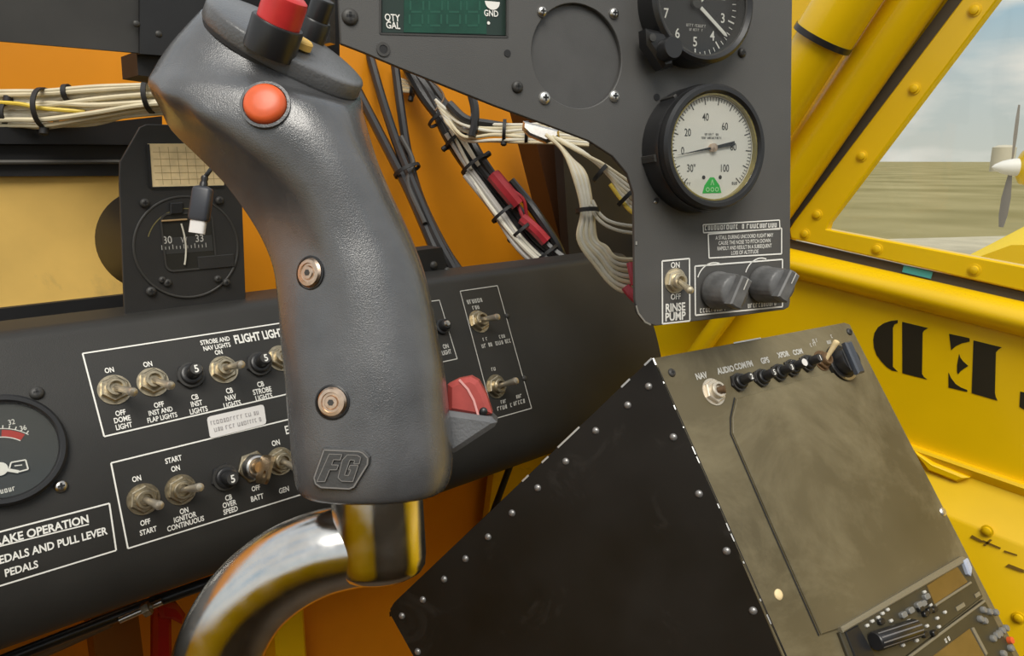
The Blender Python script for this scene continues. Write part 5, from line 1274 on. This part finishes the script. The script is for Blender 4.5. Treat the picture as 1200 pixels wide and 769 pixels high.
S.append(('connector', mat('pink_red_sleeve', (0.50, 0.06, 0.09), 0.4), 0.0036, [(733, 336, 0.556), (741, 346, 0.555), (752, 356, 0.556)]))
S.append(('connector', MATS['pink_red_sleeve'], 0.0026, [(738, 308, 0.556), (741, 322, 0.555), (743, 334, 0.556)]))
harness('looped_wires', 'cream wires looping down behind the left edge of the gauge panel', (690, 250, 0.57), S,
        [(689, 247, 0.574, 0.0085, 0.05, 1, 0), (703, 203, 0.576, 0.0070, 0.7, 0.6, 0), (733, 232, 0.57, 0.0070, 0.7, 0.7, 0)])
# bright spring clamp under the panel edge
cl = Fr(at(634, 150, 0.66), RT, -FW); b = MB()
b.prism([cl.uv(x, y) for x, y in ((613, 141), (655, 152), (656, 160), (640, 166), (620, 158), (612, 150))], -0.008, 0.0, 0.002)
o = b.build('cable_clamp', STL, fr=cl); tag(o, 'bright metal cable clamp under the gauge panel edge', 'clamp')

# ------------------------------------------------------------------ behind and below the console
b = MB(); P = [pixel_y(x, y, 0.55) for x, y in ((652, 60), (790, 60), (790, 425), (690, 425), (668, 312))]; slab(b, P, 0.012); struct(b.build('wall_front_bay', DRK))
b = MB(); P = [pixel_y(x, y, 0.60) for x, y in ((612, 100), (655, 100), (700, 320), (668, 330))]; slab(b, P, 0.03)
struct(b.build('trim_bay_post', mat('dark_brown_post', (0.075, 0.028, 0.010), 0.45, vary=0.15, vscale=20)))
ban = Fr(pixel_y(515, 318, 0.505), (1, 0, 0), (0, -1, 0))
t = thing('hose_bracket', 'black bracket with two bolts at the back edge of the console beside the grip', 'bracket', ban)
b = MB(); slab(b, ypoly([(470, 296), (518, 290), (532, 345), (470, 345)], 0.505), 0.02); b.build('bracket_block', DRK, t, world=True)
for (x, y) in ((508, 311), (524, 318)): 
    b = MB(); b.dome(0.0036, 0.0028, fr=ban.sub(x, y)); b.build('bolt', SHADE, t, world=True)
# dark hose along the lower edge of the console
cb = MB(); cb.tube(spline([at(-40, 792, 0.44), at(60, 752, 0.46), at(180, 706, 0.475), at(300, 664, 0.50), at(470, 607, 0.56)]), 0.0040, 10)
tt = thing('lower_hose', 'dark hose with a steel fitting running under the bottom edge of the console', 'hose', wfr(at(180, 706, 0.475)))
cb.build('hose', DRK2, tt, world=True)
b = MB(); b.tube([at(140, 727, 0.462), at(190, 705, 0.470)], [0.0022, 0.0022], 10); b.build('steel_fitting', STL, tt, world=True)
b = MB(); b.tube([at(168, 716, 0.458), at(176, 712, 0.459)], [0.0045, 0.0045], 6); b.build('fitting_nut', NICK, tt, world=True)
b = MB(); b.tube(spline([at(-10, 790, 0.47), at(60, 762, 0.475), at(130, 730, 0.48)]), 0.0030, 8); b.build('bronze_pipe', BRN, tt, world=True)
# red lever, yellow post, brown post
lv = Fr(at(192, 780, 0.60), (1, 0, 0), (0, -1, 0))
t = thing('red_lever', 'dark red lever hanging under the console left of the chrome tube', 'lever', lv)
b = MB(); b.prism([lv.uv(x, y) for x, y in ((181, 704), (202, 712), (204, 860), (180, 860))], -0.010, 0.0, 0.003); b.build('lever_arm', REDL, t)
b = MB(); b.prism([lv.uv(x, y) for x, y in ((183, 702), (206, 706), (216, 718), (212, 730), (200, 724), (186, 722))], -0.022, 0.006, 0.003); b.build('lever_head', REDL, t)
b = MB(); q = lv.uv(166, 780); b.box(lv.uv(122, 780)[0], lv.uv(180, 780)[0], lv.uv(122, 900)[1], lv.uv(150, 640)[1], -0.06, -0.03); struct(b.build('trim_brown_post', mat('brown_painted_post', (0.26, 0.09, 0.008), 0.5), fr=lv))
yp = Fr(pixel_y(343, 760, 0.64), (1, 0, 0), (0, -1, 0))
b = MB(); b.box(yp.uv(324, 760)[0], yp.uv(360, 760)[0], yp.uv(343, 1000)[1], yp.uv(343, 620)[1], -0.03, 0.0, 0.003); struct(b.build('trim_yellow_post', YEL, fr=yp))
b = MB(); q0, q1 = pixel_y(578, 600, 0.64), pixel_y(600, 540, 0.64); b.tube([q0+(q0-q1)*2, q1], 0.004, 8); o = b.build('black_rod', DRK, fr=wfr(q0), world=True); tag(o, 'thin black rod below the console beside the riveted box', 'rod')
b = MB(); P = [pixel_y(x, y, 0.66) for x, y in ((588, 480), (700, 480), (700, 700), (560, 700))]; slab(b, P, 0.01); struct(b.build('trim_yellow_rib', YELD))
